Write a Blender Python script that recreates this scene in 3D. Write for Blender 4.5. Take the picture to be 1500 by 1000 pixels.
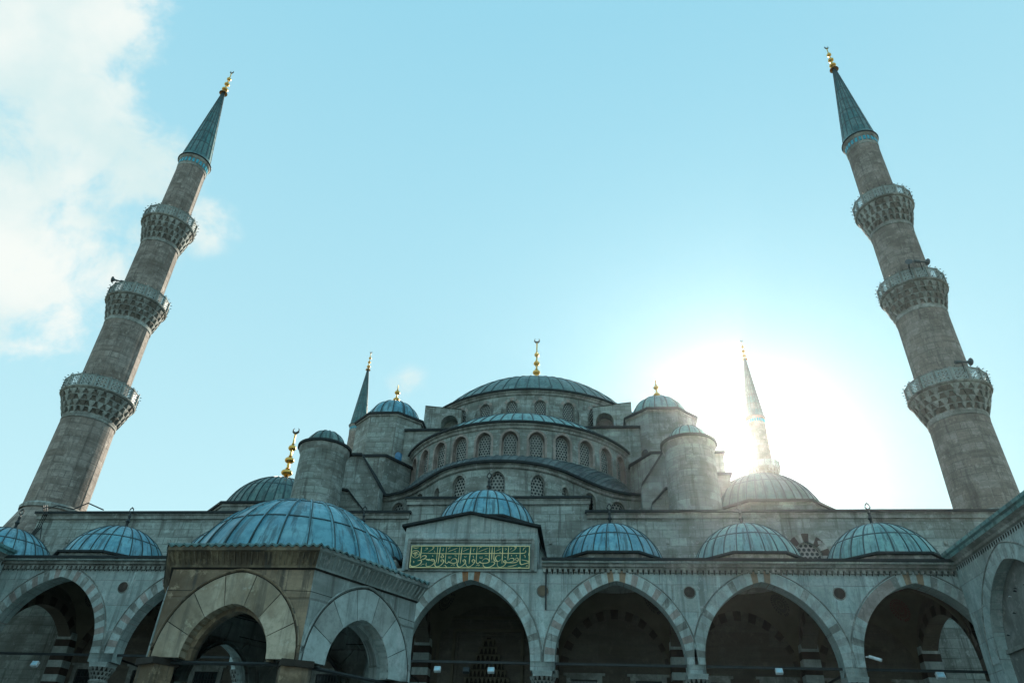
import bpy, bmesh, math, random
from mathutils import Vector, Matrix
from math import sin, cos, pi, sqrt, radians, atan2, acos, asin
random.seed(7)
SC = bpy.context.scene
COL = SC.collection
for o in list(bpy.data.objects): bpy.data.objects.remove(o)

# ------------------------------------------------------------------ camera
CAM_Z = 1.6
F = 1040.0
up = Vector((63.5, 1559.0, -F)).normalized()
fw = Vector((0, 0, -1)); fw = (fw - up*fw.dot(up)).normalized()
rt = fw.cross(up)
YAW = radians(6.9)
ex = rt*cos(YAW) - fw*sin(YAW)
ey = rt*sin(YAW) + fw*cos(YAW)
cam = bpy.data.cameras.new('camera'); co = bpy.data.objects.new('camera', cam); COL.objects.link(co)
m = Matrix((ex, ey, up)).to_4x4(); m.translation = Vector((0, 0, CAM_Z)); co.matrix_world = m
cam.sensor_width = 36; cam.lens = F/1500*36; cam.clip_start = 0.1; cam.clip_end = 4000
SC.camera = co
SUN_EL, SUN_AZ = radians(24.6), radians(12.75)          # azimuth from +Y towards +X
sdir = Vector((cos(SUN_EL)*sin(SUN_AZ), cos(SUN_EL)*cos(SUN_AZ), sin(SUN_EL)))
def pix_dir(u, v):
    r = Vector((u-750, 500-v, -F)).normalized()
    return Vector((ex.dot(r), ey.dot(r), up.dot(r)))

# ------------------------------------------------------------------ sun
sl = bpy.data.lights.new('sun', 'SUN'); sl.energy = 5.0; sl.angle = radians(0.53); sl.color = (1.0, 0.90, 0.74)
so = bpy.data.objects.new('sun', sl); COL.objects.link(so)
so.rotation_euler = (-sdir).to_track_quat('-Z', 'Y').to_euler(); so.location = (30, 150, 90)

# ------------------------------------------------------------------ world
W = bpy.data.worlds.new('World'); SC.world = W; W.use_nodes = True
nt = W.node_tree; nt.nodes.clear()
class NT:
    def __init__(s, t): s.t = t
    def n(s, typ, ins=None, **kw):
        nd = s.t.nodes.new(typ)
        for k, v in kw.items(): setattr(nd, k, v)
        if ins:
            for k, v in ins.items():
                if hasattr(v, 'is_output') or isinstance(v, bpy.types.NodeSocket): s.t.links.new(v, nd.inputs[k])
                else: nd.inputs[k].default_value = v
        return nd
    def math(s, op, a, b=0.0, c=None, clamp=False):
        d = {0: a, 1: b}
        if c is not None: d[2] = c
        return s.n('ShaderNodeMath', d, operation=op, use_clamp=clamp).outputs[0]
    def mix(s, f, a, b, bt='MIX'):
        nd = s.t.nodes.new('ShaderNodeMix'); nd.data_type = 'RGBA'; nd.blend_type = bt
        for i, v in ((0, f), (6, a), (7, b)):
            if isinstance(v, bpy.types.NodeSocket): s.t.links.new(v, nd.inputs[i])
            else:
                nd.inputs[i].default_value = v if i == 0 else (tuple(v)+(1,) if len(v) == 3 else v)
        return nd.outputs[2]
    def mr(s, v, a, b, c=0.0, d=1.0, it='SMOOTHSTEP'):
        nd = s.n('ShaderNodeMapRange', {0: v, 1: a, 2: b, 3: c, 4: d}); nd.interpolation_type = it
        return nd.outputs[0]
N = NT(nt)
out = N.n('ShaderNodeOutputWorld')
sky = N.n('ShaderNodeTexSky'); sky.sky_type = 'NISHITA'; sky.sun_disc = False
sky.sun_elevation = SUN_EL; sky.sun_rotation = SUN_AZ
sky.air_density = 1.0; sky.dust_density = 0.6; sky.ozone_density = 2.0; sky.altitude = 50
tc = N.n('ShaderNodeTexCoord')
dvec = tc.outputs['Generated']
skyc = N.mix(1.0, sky.outputs[0], (0.80, 1.14, 0.96), 'MULTIPLY')
# even out the deep zenith: thin summer haze lifts the whole sky towards pale cyan
el = N.n('ShaderNodeSeparateXYZ', {0: dvec}).outputs[2]
hz = N.mix(N.mr(el, 0.05, 0.85, 0, 1, 'LINEAR'), (3.5, 5.0, 5.15), (1.72, 3.65, 4.5))
skyc = N.mix(0.93, skyc, hz)
def dotd(d): return N.n('ShaderNodeVectorMath', {0: dvec, 1: tuple(d)}, operation='DOT_PRODUCT').outputs['Value']
# aureole of the sun (real skies whiten round the disc)
ds = dotd(sdir)
ang = N.math('ARCCOSINE', N.math('MINIMUM', ds, 0.999999))
g1 = N.math('MULTIPLY', N.math('EXPONENT', N.math('MULTIPLY', ang, -4.5)), 0.1)
g2 = N.math('MULTIPLY', N.math('EXPONENT', N.math('MULTIPLY', ang, -36.0)), 20.0)
g = N.math('ADD', g1, g2)
glow = N.n('ShaderNodeVectorMath', {0: (1.0, 0.98, 0.90), 'Scale': g}, operation='SCALE').outputs[0]
skyg = N.n('ShaderNodeVectorMath', {0: skyc, 1: glow}, operation='ADD').outputs[0]
# clouds
nz = N.n('ShaderNodeTexNoise', {'Vector': dvec, 'Scale': 4.2, 'Detail': 12.0, 'Roughness': 0.62, 'Distortion': 0.35})
nz2 = N.n('ShaderNodeTexNoise', {'Vector': dvec, 'Scale': 5.3, 'Detail': 8.0, 'Roughness': 0.55})
def blob(u, v, deg_r, gain=1.0):
    a = N.math('ARCCOSINE', N.math('MINIMUM', dotd(pix_dir(u, v)), 0.999999))
    return N.math('MULTIPLY', N.mr(a, 0.0, radians(deg_r), 1.0, 0.0, 'LINEAR'), gain)
bl = None
for b in ((-60, 60, 15, 1.25), (60, 40, 9, 1.0), (70, 180, 10, 1.0), (-40, 330, 13, 1.15), (110, 330, 8.5, .85), (205, 260, 6.0, .78), (60, 430, 7, .8), (300, 325, 4.2, .42), (262, 150, 2.6, .2), (600, 572, 3.8, .34)):
    x = blob(*b); bl = x if bl is None else N.math('MAXIMUM', bl, x)
nz3 = N.n('ShaderNodeTexNoise', {'Vector': dvec, 'Scale': 17.0, 'Detail': 10.0, 'Roughness': 0.65, 'Distortion': 0.5})
tex = N.math('ADD', N.math('MULTIPLY', N.math('SUBTRACT', nz.outputs[0], 0.5), 3.6), N.math('MULTIPLY', N.math('SUBTRACT', nz3.outputs[0], 0.5), 1.5))
dens = N.math('ADD', N.math('MULTIPLY', bl, 1.25), N.math('MULTIPLY', tex, N.mr(bl, 0.0, 0.35, 0.0, 1.0)))
cm = N.mr(dens, 0.25, 1.05, 0.0, 0.94)
shade = N.mr(nz2.outputs[0], 0.35, 0.68)
ccol = N.mix(shade, (3.6, 4.5, 4.5), (5.0, 5.15, 4.9))
full = N.mix(cm, skyg, ccol)
bg = N.n('ShaderNodeBackground', {'Color': full, 'Strength': 0.09})
nt.links.new(bg.outputs[0], out.inputs[0])
SC.view_settings.view_transform = 'Standard'; SC.view_settings.look = 'None'
SC.view_settings.exposure = 1.1; SC.view_settings.gamma = 1.0
SC.render.engine = 'CYCLES'
SC.cycles.max_bounces = 6; SC.cycles.diffuse_bounces = 4; SC.cycles.volume_bounces = 0

# ------------------------------------------------------------------ materials
def newmat(name):
    mt = bpy.data.materials.new(name); mt.use_nodes = True; mt.node_tree.nodes.clear()
    n = NT(mt.node_tree); o = n.n('ShaderNodeOutputMaterial'); p = n.n('ShaderNodeBsdfPrincipled')
    mt.node_tree.links.new(p.outputs[0], o.inputs[0])
    return mt, n, p
def L(n, a, b): n.t.links.new(a, b)
def stone(name, c1, c2, mortar=(.10, .09, .08), bw=.95, bh=.42, stain=.55, pale=.25, ashlar=True, vein=False, rough=.88, streak=.5, bump=.5, warm=None):
    mt, n, p = newmat(name)
    t = n.n('ShaderNodeTexCoord'); uv = t.outputs['UV']; ob = t.outputs['Object']
    br = None
    if ashlar:
        wob = n.n('ShaderNodeTexNoise', {'Vector': uv, 'Scale': 1.3, 'Detail': 2.0})
        wv = n.n('ShaderNodeVectorMath', {0: wob.outputs['Color'], 1: (.5, .5, .5)}, operation='SUBTRACT').outputs[0]
        wv = n.n('ShaderNodeVectorMath', {0: wv, 'Scale': .07}, operation='SCALE').outputs[0]
        uvw = n.n('ShaderNodeVectorMath', {0: uv, 1: wv}, operation='ADD').outputs[0]
        b = n.n('ShaderNodeTexBrick', {'Vector': uvw, 'Color1': c1+(1,), 'Color2': c2+(1,), 'Mortar': mortar+(1,), 'Scale': 1.0, 'Mortar Size': .024, 'Mortar Smooth': .5, 'Bias': 0.0, 'Brick Width': bw, 'Row Height': bh})
        b.offset = .43; b.squash = 1.35; b.squash_frequency = 3
        col = b.outputs[0]; br = b.outputs[1]
        b2 = n.n('ShaderNodeTexBrick', {'Vector': uvw, 'Color1': (0, 0, 0, 1), 'Color2': (1, 1, 1, 1), 'Mortar': (0, 0, 0, 1), 'Scale': 1.0, 'Mortar Size': 0.0, 'Bias': -.3, 'Brick Width': bw, 'Row Height': bh})
        b2.offset = .43; b2.squash = 1.35; b2.squash_frequency = 3
        lf = n.math('MULTIPLY', b2.outputs[0], pale)
        col = n.mix(lf, col, tuple(min(.62, x*1.6) for x in c1))
        b3 = n.n('ShaderNodeTexBrick', {'Vector': n.n('ShaderNodeVectorMath', {0: uvw, 1: (bw*37.0, bh*24, 0)}, operation='ADD').outputs[0], 'Color1': (0, 0, 0, 1), 'Color2': (1, 1, 1, 1), 'Mortar': (0, 0, 0, 1), 'Scale': 1.0, 'Mortar Size': 0.0, 'Bias': -.2, 'Brick Width': bw, 'Row Height': bh})
        b3.offset = .43; b3.squash = 1.35; b3.squash_frequency = 3
        col = n.mix(n.math('MULTIPLY', b3.outputs[0], .85), col, (c2[0]*.72, c2[1]*.56, c2[2]*.48))
        mpc = n.n('ShaderNodeMapping', {'Vector': uv, 'Scale': (.35, 2.6, 1.0)})
        cs = n.n('ShaderNodeTexNoise', {'Vector': mpc.outputs[0], 'Scale': 1.0, 'Detail': 6.0, 'Roughness': .7})
        cst = .12 if vein else .5
        col = n.mix(n.mr(cs.outputs[0], .35, .7, 0, cst), col, tuple(x*.5 for x in c1))
        col = n.mix(n.mr(cs.outputs[0], .62, .42, 0, .22), col, tuple(min(.6, x*1.5) for x in c1))
    else:
        v = n.n('ShaderNodeTexNoise', {'Vector': ob, 'Scale': .9, 'Detail': 6.0, 'Roughness': .62, 'Distortion': 1.2})
        col = n.mix(n.mr(v.outputs[0], .42, .58), c1, c2)
    if vein:
        mv = n.n('ShaderNodeMapping', {'Vector': uv, 'Scale': (1.1, .28, 1.0), 'Rotation': (0, 0, -.75)})
        vn = n.n('ShaderNodeTexNoise', {'Vector': mv.outputs[0], 'Scale': 1.6, 'Detail': 9.0, 'Roughness': .7, 'Distortion': .6})
        col = n.mix(n.mr(vn.outputs[0], .50, .60, 0, .55), col, tuple(x*.55 for x in c1))
        col = n.mix(n.mr(vn.outputs[0], .44, .38, 0, .5), col, tuple(min(.7, x*1.4) for x in c1))
    # large discoloured zones, vertical run-off streaks, pale scars and fine speckle
    big = n.n('ShaderNodeTexNoise', {'Vector': ob, 'Scale': .45, 'Detail': 9.0, 'Roughness': .68, 'Distortion': .4})
    col = n.mix(n.mr(big.outputs[0], .45, .60, 0, stain), col, (c2[0]*.5, c2[1]*.46, c2[2]*.42))
    if warm:
        wn = n.n('ShaderNodeTexNoise', {'Vector': ob, 'Scale': .8, 'Detail': 8.0, 'Roughness': .66})
        col = n.mix(n.mr(wn.outputs[0], .46, .58, 0, .8), col, warm)
    mp = n.n('ShaderNodeMapping', {'Vector': uv, 'Scale': (2.6, .14, 1.0)})
    st = n.n('ShaderNodeTexNoise', {'Vector': mp.outputs[0], 'Scale': 1.0, 'Detail': 8.0, 'Roughness': .72})
    col = n.mix(n.mr(st.outputs[0], .51, .63, 0, streak), col, (.05, .043, .036))
    sc_ = n.n('ShaderNodeTexNoise', {'Vector': ob, 'Scale': 2.3, 'Detail': 9.0, 'Roughness': .72})
    col = n.mix(n.mr(sc_.outputs[0], .56, .63, 0, .42), col, tuple(min(.6, x*1.55) for x in c1))
    sp = n.n('ShaderNodeTexNoise', {'Vector': ob, 'Scale': 7.0, 'Detail': 8.0, 'Roughness': .78})
    col = n.mix(n.mr(sp.outputs[0], .46, .64, 0, .5), col, tuple(x*.42 for x in c1))
    L(n, col, p.inputs['Base Color']); p.inputs['Roughness'].default_value = rough
    h = n.math('MULTIPLY', sp.outputs[0], .5)
    if br is not None: h = n.math('SUBTRACT', h, n.math('MULTIPLY', br, .9))
    bm_ = n.n('ShaderNodeBump', {'Height': h, 'Strength': bump, 'Distance': .045})
    L(n, bm_.outputs[0], p.inputs['Normal'])
    return mt
def lead(name, c1, c2, c3, rough=.42, metal=.25):
    mt, n, p = newmat(name)
    t = n.n('ShaderNodeTexCoord'); ob = t.outputs['Object']; uv = t.outputs['UV']
    a = n.n('ShaderNodeTexNoise', {'Vector': ob, 'Scale': .9, 'Detail': 7.0, 'Roughness': .65})
    col = n.mix(n.mr(a.outputs[0], .42, .58), c1, c2)
    pb = n.n('ShaderNodeTexBrick', {'Vector': uv, 'Color1': (0, 0, 0, 1), 'Color2': (1, 1, 1, 1), 'Mortar': (0, 0, 0, 1), 'Scale': 1.0, 'Mortar Size': 0.0, 'Bias': -.1, 'Brick Width': 1.0, 'Row Height': 1.15})
    pb.offset = 0.0
    col = n.mix(n.math('MULTIPLY', pb.outputs[0], .45), col, tuple(x*.55 for x in c1))
    pb2 = n.n('ShaderNodeTexBrick', {'Vector': n.n('ShaderNodeVectorMath', {0: uv, 1: (31.0, 23.0, 0)}, operation='ADD').outputs[0], 'Color1': (0, 0, 0, 1), 'Color2': (1, 1, 1, 1), 'Mortar': (0, 0, 0, 1), 'Scale': 1.0, 'Mortar Size': 0.0, 'Bias': -.3, 'Brick Width': 1.0, 'Row Height': 1.15})
    pb2.offset = 0.0
    col = n.mix(n.math('MULTIPLY', pb2.outputs[0], .3), col, (.36, .42, .42))
    mp = n.n('ShaderNodeMapping', {'Vector': uv, 'Scale': (3.0, .5, 1.0)})
    s = n.n('ShaderNodeTexNoise', {'Vector': mp.outputs[0], 'Scale': 1.0, 'Detail': 6.0, 'Roughness': .7})
    col = n.mix(n.mr(s.outputs[0], .50, .60, 0, .85), col, c3)
    f = n.n('ShaderNodeTexNoise', {'Vector': ob, 'Scale': 4.0, 'Detail': 8.0, 'Roughness': .7})
    col = n.mix(n.mr(f.outputs[0], .45, .62, 0, .4), col, tuple(x*.5 for x in c1))
    L(n, col, p.inputs['Base Color'])
    p.inputs['Metallic'].default_value = metal
    L(n, n.mr(f.outputs[0], .3, .7, rough-.08, rough+.16), p.inputs['Roughness'])
    b = n.n('ShaderNodeBump', {'Height': a.outputs[0], 'Strength': .7, 'Distance': .1})
    L(n, b.outputs[0], p.inputs['Normal'])
    return mt
def plain(name, c, rough=.6, metal=0.0, var=.25, scale=4.0):
    mt, n, p = newmat(name)
    t = n.n('ShaderNodeTexCoord')
    a = n.n('ShaderNodeTexNoise', {'Vector': t.outputs['Object'], 'Scale': scale, 'Detail': 5.0, 'Roughness': .6})
    L(n, n.mix(n.mr(a.outputs[0], .3, .7, 0, 1), tuple(x*(1-var) for x in c), tuple(min(1, x*(1+var)) for x in c)), p.inputs['Base Color'])
    p.inputs['Roughness'].default_value = rough; p.inputs['Metallic'].default_value = metal
    return mt
M = {}
M['ashlar'] = stone('grey limestone ashlar', (.345, .405, .38), (.185, .20, .185), mortar=(.04, .042, .038), bw=.9, bh=.46, stain=.6, pale=.9, streak=.6)
M['ashlar_min'] = stone('minaret limestone', (.33, .29, .258), (.175, .15, .13), mortar=(.04, .036, .032), bw=.85, bh=.5, stain=.6, pale=.6, streak=.5)
M['marble'] = stone('weathered grey marble facing', (.41, .53, .52), (.29, .385, .38), mortar=(.16, .16, .16), bw=2.3, bh=1.15, stain=.35, pale=.3, streak=.45, rough=.6, bump=.2, vein=True)
M['marble_pale'] = stone('pale marble voussoir', (.45, .53, .52), (.34, .40, .39), ashlar=False, stain=.35, streak=.35, rough=.6, bump=.25)
M['ochre'] = stone('pale ochre voussoir', (.33, .225, .14), (.24, .16, .10), ashlar=False, stain=.4, streak=.35, rough=.65, bump=.25)
M['marble_mid'] = stone('greyish marble voussoir', (.39, .43, .41), (.30, .335, .32), ashlar=False, stain=.4, streak=.35, rough=.6, bump=.25)
M['pink'] = stone('pinkish breccia voussoir', (.37, .31, .28), (.27, .225, .205), ashlar=False, stain=.45, streak=.35, rough=.65, bump=.25)
M['orange'] = stone('rusty orange breccia', (.34, .15, .055), (.22, .09, .035), ashlar=False, stain=.35, streak=.3, rough=.65, bump=.25)
M['trim'] = stone('carved stone trim', (.34, .36, .335), (.21, .215, .20), ashlar=False, stain=.6, streak=.5, bump=.4)
M['fount'] = stone('stained fountain marble', (.38, .295, .20), (.225, .16, .10), mortar=(.03, .025, .02), bw=2.6, bh=.75, stain=.85, pale=.15, streak=.9, rough=.62, bump=.4, warm=(.10, .062, .03))
M['fount_dirty'] = stone('grimy brown cornice marble', (.22, .17, .105), (.12, .09, .055), ashlar=False, stain=.9, streak=1.0, rough=.7, bump=.4, warm=(.06, .04, .025))
M['fount_ring'] = stone('fountain arch blocks', (.52, .445, .335), (.36, .29, .205), ashlar=False, stain=.55, streak=.5, rough=.6, bump=.35, warm=(.2, .15, .085))
M['fount_ring2'] = stone('browner fountain arch block', (.44, .37, .27), (.29, .23, .155), ashlar=False, stain=.6, streak=.6, rough=.6, bump=.35, warm=(.14, .10, .055))
M['fount_grey'] = stone('grey veined fountain marble', (.37, .45, .44), (.24, .30, .295), mortar=(.03, .03, .03), bw=2.6, bh=.75, stain=.45, pale=.15, streak=.6, rough=.6, bump=.3, vein=True)
M['grime_shade'] = plain('grimy crust and niche shade', (.035, .028, .022), .9)  # dirt on the fountain imposts, painted shade in the portal niche
M['recess_shade'] = plain('stone darkened as recess shade', (.12, .108, .09), .95)  # dark tone painted as shade behind stalactites; a few pendants share it
M['roundel_brown'] = plain('brown porphyry', (.14, .10, .06), .6)
M['joint'] = plain('open dark joint', (.02, .018, .015), .95)
M['lead_blue'] = lead('blue lead sheet', (.10, .31, .41), (.17, .42, .50), (.06, .115, .135), .42)
M['lead_teal'] = lead('teal lead sheet', (.13, .32, .33), (.20, .41, .40), (.06, .12, .125), .45)
M['lead_cone'] = lead('dark teal spire lead', (.035, .145, .155), (.055, .18, .185), (.025, .07, .08), .5)
M['lead_green'] = lead('green grey lead sheet', (.07, .155, .155), (.115, .21, .195), (.04, .07, .07), .45)
M['lead_dark'] = lead('dark lead roofing', (.03, .048, .05), (.048, .07, .07), (.025, .03, .034), .7, 0.0)
M['seam'] = plain('dark lead seam', (.03, .055, .06), .55, .2)
M['edge'] = plain('dark lead eave edge', (.014, .02, .022), .85, 0)
M['gold'] = plain('gilded copper', (.72, .42, .11), .32, 1.0, .12)
M['bronze'] = plain('tarnished bronze', (.10, .10, .085), .5, .6)
M['iron'] = plain('dark painted iron', (.025, .03, .032), .55, .4)
M['grille'] = plain('plaster window lattice', (.24, .25, .235), .8, 0, .2)
M['glass'] = plain('dark old glass', (.018, .026, .028), .15)
M['plaster'] = plain('dull ochre plaster', (.115, .095, .066), .9, 0, .18, 1.2)
M['paint_dark'] = plain('dark painted ornament', (.035, .025, .022), .9)
M['paint_red'] = plain('brick red painted ornament', (.12, .035, .025), .9)
M['dark_stone'] = stone('dark red ablaq stone', (.075, .05, .04), (.05, .035, .028), ashlar=False, streak=.2)
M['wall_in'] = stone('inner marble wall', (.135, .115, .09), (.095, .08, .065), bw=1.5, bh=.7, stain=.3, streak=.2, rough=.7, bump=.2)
M['sign_green'] = plain('deep green enamel', (.003, .075, .055), .75, 0, .15)
M['sign_gold'] = plain('pale gold lettering', (.72, .60, .30), .4, .2, .12)
M['tile'] = plain('turquoise glazed tile', (.03, .30, .40), .25, 0, .3)
M['horn'] = plain('grey loudspeaker metal', (.07, .085, .09), .5, .3)
M['white'] = plain('white lamp housing', (.62, .66, .68), .45)
M['lens'] = plain('pale lamp glass', (.35, .55, .65), .2)
M['blueglass'] = plain('sky blue glass', (.08, .24, .42), .2)
M['pave'] = stone('courtyard marble paving', (.42, .40, .37), (.32, .30, .28), bw=1.4, bh=.9, stain=.4, pale=.2, streak=.2)
M['earth'] = plain('distant ground', (.12, .12, .09), .95, 0, .3, .02)
M['panel'] = stone('smooth grey plastered infill', (.235, .24, .225), (.17, .175, .165), ashlar=False, stain=.55, streak=.3, rough=.8, bump=.15)

# ------------------------------------------------------------------ mesh helpers
class MB:
    def __init__(s, mats): s.mats = [M[k] for k in mats]; s.F = []
    def f(s, pts, m=0, uv=None, sm=False): s.F.append(([tuple(p) for p in pts], m, uv, sm)); return s
    def box(s, a, b, m=0, mat=None):
        x0, y0, z0 = a; x1, y1, z1 = b
        P = [Vector(p) for p in ((x0, y0, z0), (x1, y0, z0), (x1, y1, z0), (x0, y1, z0), (x0, y0, z1), (x1, y0, z1), (x1, y1, z1), (x0, y1, z1))]
        if mat is not None: P = [mat @ p for p in P]
        for q in ((0, 3, 2, 1), (4, 5, 6, 7), (0, 1, 5, 4), (1, 2, 6, 5), (2, 3, 7, 6), (3, 0, 4, 7)): s.f([P[i] for i in q], m)
        return s
    def prism(s, poly, z0, z1, m=0, mtop=None, bottom=True):
        n = len(poly)
        t = (lambda i: z1[i]) if isinstance(z1, (list, tuple)) else (lambda i: z1)
        for i in range(n):
            j = (i+1) % n
            s.f([(poly[i][0], poly[i][1], z0), (poly[j][0], poly[j][1], z0), (poly[j][0], poly[j][1], t(j)), (poly[i][0], poly[i][1], t(i))], m)
        s.f([(poly[i][0], poly[i][1], t(i)) for i in range(n)], m if mtop is None else mtop)
        if bottom: s.f([(poly[i][0], poly[i][1], z0) for i in reversed(range(n))], m)
        return s
    def lathe(s, cx, cy, prof, n=48, m=0, a0=0.0, a1=2*pi, sm=True, mod=None, uvR=None):
        R = uvR or max(r for r, z in prof) or 1
        for i in range(n):
            t0 = a0+(a1-a0)*i/n; t1 = a0+(a1-a0)*(i+1)/n
            acc = 0
            for k in range(len(prof)-1):
                (r0, z0), (r1, z1) = prof[k], prof[k+1]
                d = sqrt((r1-r0)**2+(z1-z0)**2)
                def P(r, z, t):
                    q = r*(mod(t, r, z) if mod else 1); return (cx+q*cos(t), cy+q*sin(t), z)
                pts = [P(r0, z0, t0), P(r0, z0, t1), P(r1, z1, t1), P(r1, z1, t0)]
                uv = [(t0*R, acc), (t1*R, acc), (t1*R, acc+d), (t0*R, acc+d)]
                if r1 < 1e-6: pts = pts[:3]; uv = uv[:3]
                elif r0 < 1e-6: pts = [pts[0], pts[2], pts[3]]; uv = [uv[0], uv[2], uv[3]]
                s.f(pts, m, uv, sm); acc += d
        return s
    def tube(s, pts, r, m=0, n=6):
        pts = [Vector(p) for p in pts]
        rings = []
        for i, p in enumerate(pts):
            d = (pts[min(i+1, len(pts)-1)]-pts[max(i-1, 0)]).normalized()
            a = d.cross(Vector((0, 0, 1)));
            if a.length < .1: a = d.cross(Vector((1, 0, 0)))
            a.normalize(); b = d.cross(a)
            rr = r[i] if isinstance(r, (list, tuple)) else r
            rings.append([p+a*rr*cos(2*pi*k/n)+b*rr*sin(2*pi*k/n) for k in range(n)])
        for i in range(len(rings)-1):
            for k in range(n):
                j = (k+1) % n; s.f([rings[i][k], rings[i][j], rings[i+1][j], rings[i+1][k]], m, None, True)
        s.f(rings[0], m); s.f(list(reversed(rings[-1])), m)
        return s
    def build(s, name, parent=None, label=None, off=None):
        me = bpy.data.meshes.new(name)
        o = Vector((0, 0, 0))
        if parent is not None:
            q = parent
            while q is not None: o += q.location; q = q.parent
        if off is not None: o = Vector(off)
        V = []; FA = []; idx = {}
        for pts, m_, uv, sm in s.F:
            fa = []
            for p in pts:
                k = (round(p[0]-o.x, 4), round(p[1]-o.y, 4), round(p[2]-o.z, 4))
                if k not in idx: idx[k] = len(V); V.append(k)
                fa.append(idx[k])
            FA.append(fa)
        keep = []
        for fa, rec in zip(FA, s.F):
            if len(set(fa)) == len(fa) and len(fa) > 2: keep.append((fa, rec))
        me.from_pydata(V, [], [k[0] for k in keep])
        for mt in s.mats: me.materials.append(mt)
        ul = me.uv_layers.new(name='UVMap')
        li = 0
        for poly, (fa, (pts, m_, uv, sm)) in zip(me.polygons, keep):
            poly.material_index = m_; poly.use_smooth = sm
            if uv is None:
                n = poly.normal
                if abs(n.z) > .75: uv = [(p[0], p[1]) for p in pts]
                else:
                    h = Vector((-n.y, n.x, 0)).normalized()
                    if abs(h.x)+abs(h.y) < .1: h = Vector((1, 0, 0))
                    sg = -1 if (h.x + .3*h.y) < 0 else 1
                    uv = [((p[0]*h.x+p[1]*h.y)*sg, p[2]) for p in pts]
            for k in range(len(pts)): ul.data[poly.loop_start+k].uv = uv[k]
        me.set_sharp_from_angle(angle=radians(40))
        ob = bpy.data.objects.new(name, me); COL.objects.link(ob)
        if parent is not None: ob.parent = parent
        elif off is not None: ob.location = o
        if label: ob['label'] = label
        return ob
def thing(name, loc, label, cat, group=None):
    o = bpy.data.objects.new(name, None); COL.objects.link(o); o.location = loc; o.empty_display_size = .5
    o['label'] = label; o['category'] = cat
    if group: o['group'] = group
    return o
def copy_tree(o, parent=None):
    c = o.copy(); COL.objects.link(c); c.parent = parent
    for ch in [x for x in bpy.data.objects if x.parent == o]: copy_tree(ch, c)
    return c
def archy(hw, rise, n=10):
    """half outline points left->right of a pointed (rise>hw) or elliptic arch, springing at y=0"""
    P = []
    if rise > hw*1.01:
        c = (rise*rise-hw*hw)/(2*hw); r = hw+c; ta = acos(c/r)
        for i in range(n+1):
            a = ta*i/n; P.append((c-r*cos(a), r*sin(a)))
    else:
        for i in range(n+1):
            a = pi/2*i/n; P.append((-hw*cos(a), rise*sin(a)))
    P[-1] = (0.0, P[-1][1])
    return P + [(-x, y) for x, y in reversed(P[:-1])]
def wall_open(mb, u0, u1, z0, z1, ops, mp, m=0, mr=None, depth=.5, step=1.5, thick=True, n=10, back=False):
    """wall between u0..u1 with arched openings; mp(u,z,d) maps to space, d = depth behind the face"""
    zt = z1 if callable(z1) else (lambda u: z1)
    mr = m if mr is None else mr
    def strip(a, b, za0, zb0, za1, zb1):
        k = max(1, int(math.ceil((b-a)/step)))
        for i in range(k):
            x0 = a+(b-a)*i/k; x1 = a+(b-a)*(i+1)/k
            f0, f1 = i/k, (i+1)/k
            l0, l1 = za0+(zb0-za0)*f0, za0+(zb0-za0)*f1
            t0 = zt(x0) if za1 is None else za1+(zb1-za1)*f0; t1 = zt(x1) if za1 is None else za1+(zb1-za1)*f1
            mb.f([mp(x0, l0, 0), mp(x1, l1, 0), mp(x1, t1, 0), mp(x0, t0, 0)], m, [(x0, l0), (x1, l1), (x1, t1), (x0, t0)])
            if back: mb.f([mp(x1, l1, depth), mp(x0, l0, depth), mp(x0, t0, depth), mp(x1, t1, depth)], m, [(x1, l1), (x0, l0), (x0, t0), (x1, t1)])
    cur = u0
    for o in sorted(ops, key=lambda o: o[0]):
        c, hw, sill, spr, rise = o[:5]
        strip(cur, c-hw, z0, z0, None, None)
        P = archy(hw, rise, n)
        for (xa, ya), (xb, yb) in zip(P[:-1], P[1:]):
            strip(c+xa, c+xb, spr+ya, spr+yb, None, None)
            if sill > z0+.01: strip(c+xa, c+xb, z0, z0, sill, sill)
        ol = [(c-hw, sill)]+[(c+x, spr+y) for x, y in P]+[(c+hw, sill)]
        for (xa, ya), (xb, yb) in zip(ol[:-1], ol[1:]):
            mb.f([mp(xa, ya, 0), mp(xb, yb, 0), mp(xb, yb, depth), mp(xa, ya, depth)], mr, [(0, ya+xa), (0, yb+xb), (depth, yb+xb), (depth, ya+xa)])
        if sill > z0+.01:
            mb.f([mp(c-hw, sill, 0), mp(c-hw, sill, depth), mp(c+hw, sill, depth), mp(c+hw, sill, 0)], mr)
        cur = c+hw
    strip(cur, u1, z0, z0, None, None)
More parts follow.
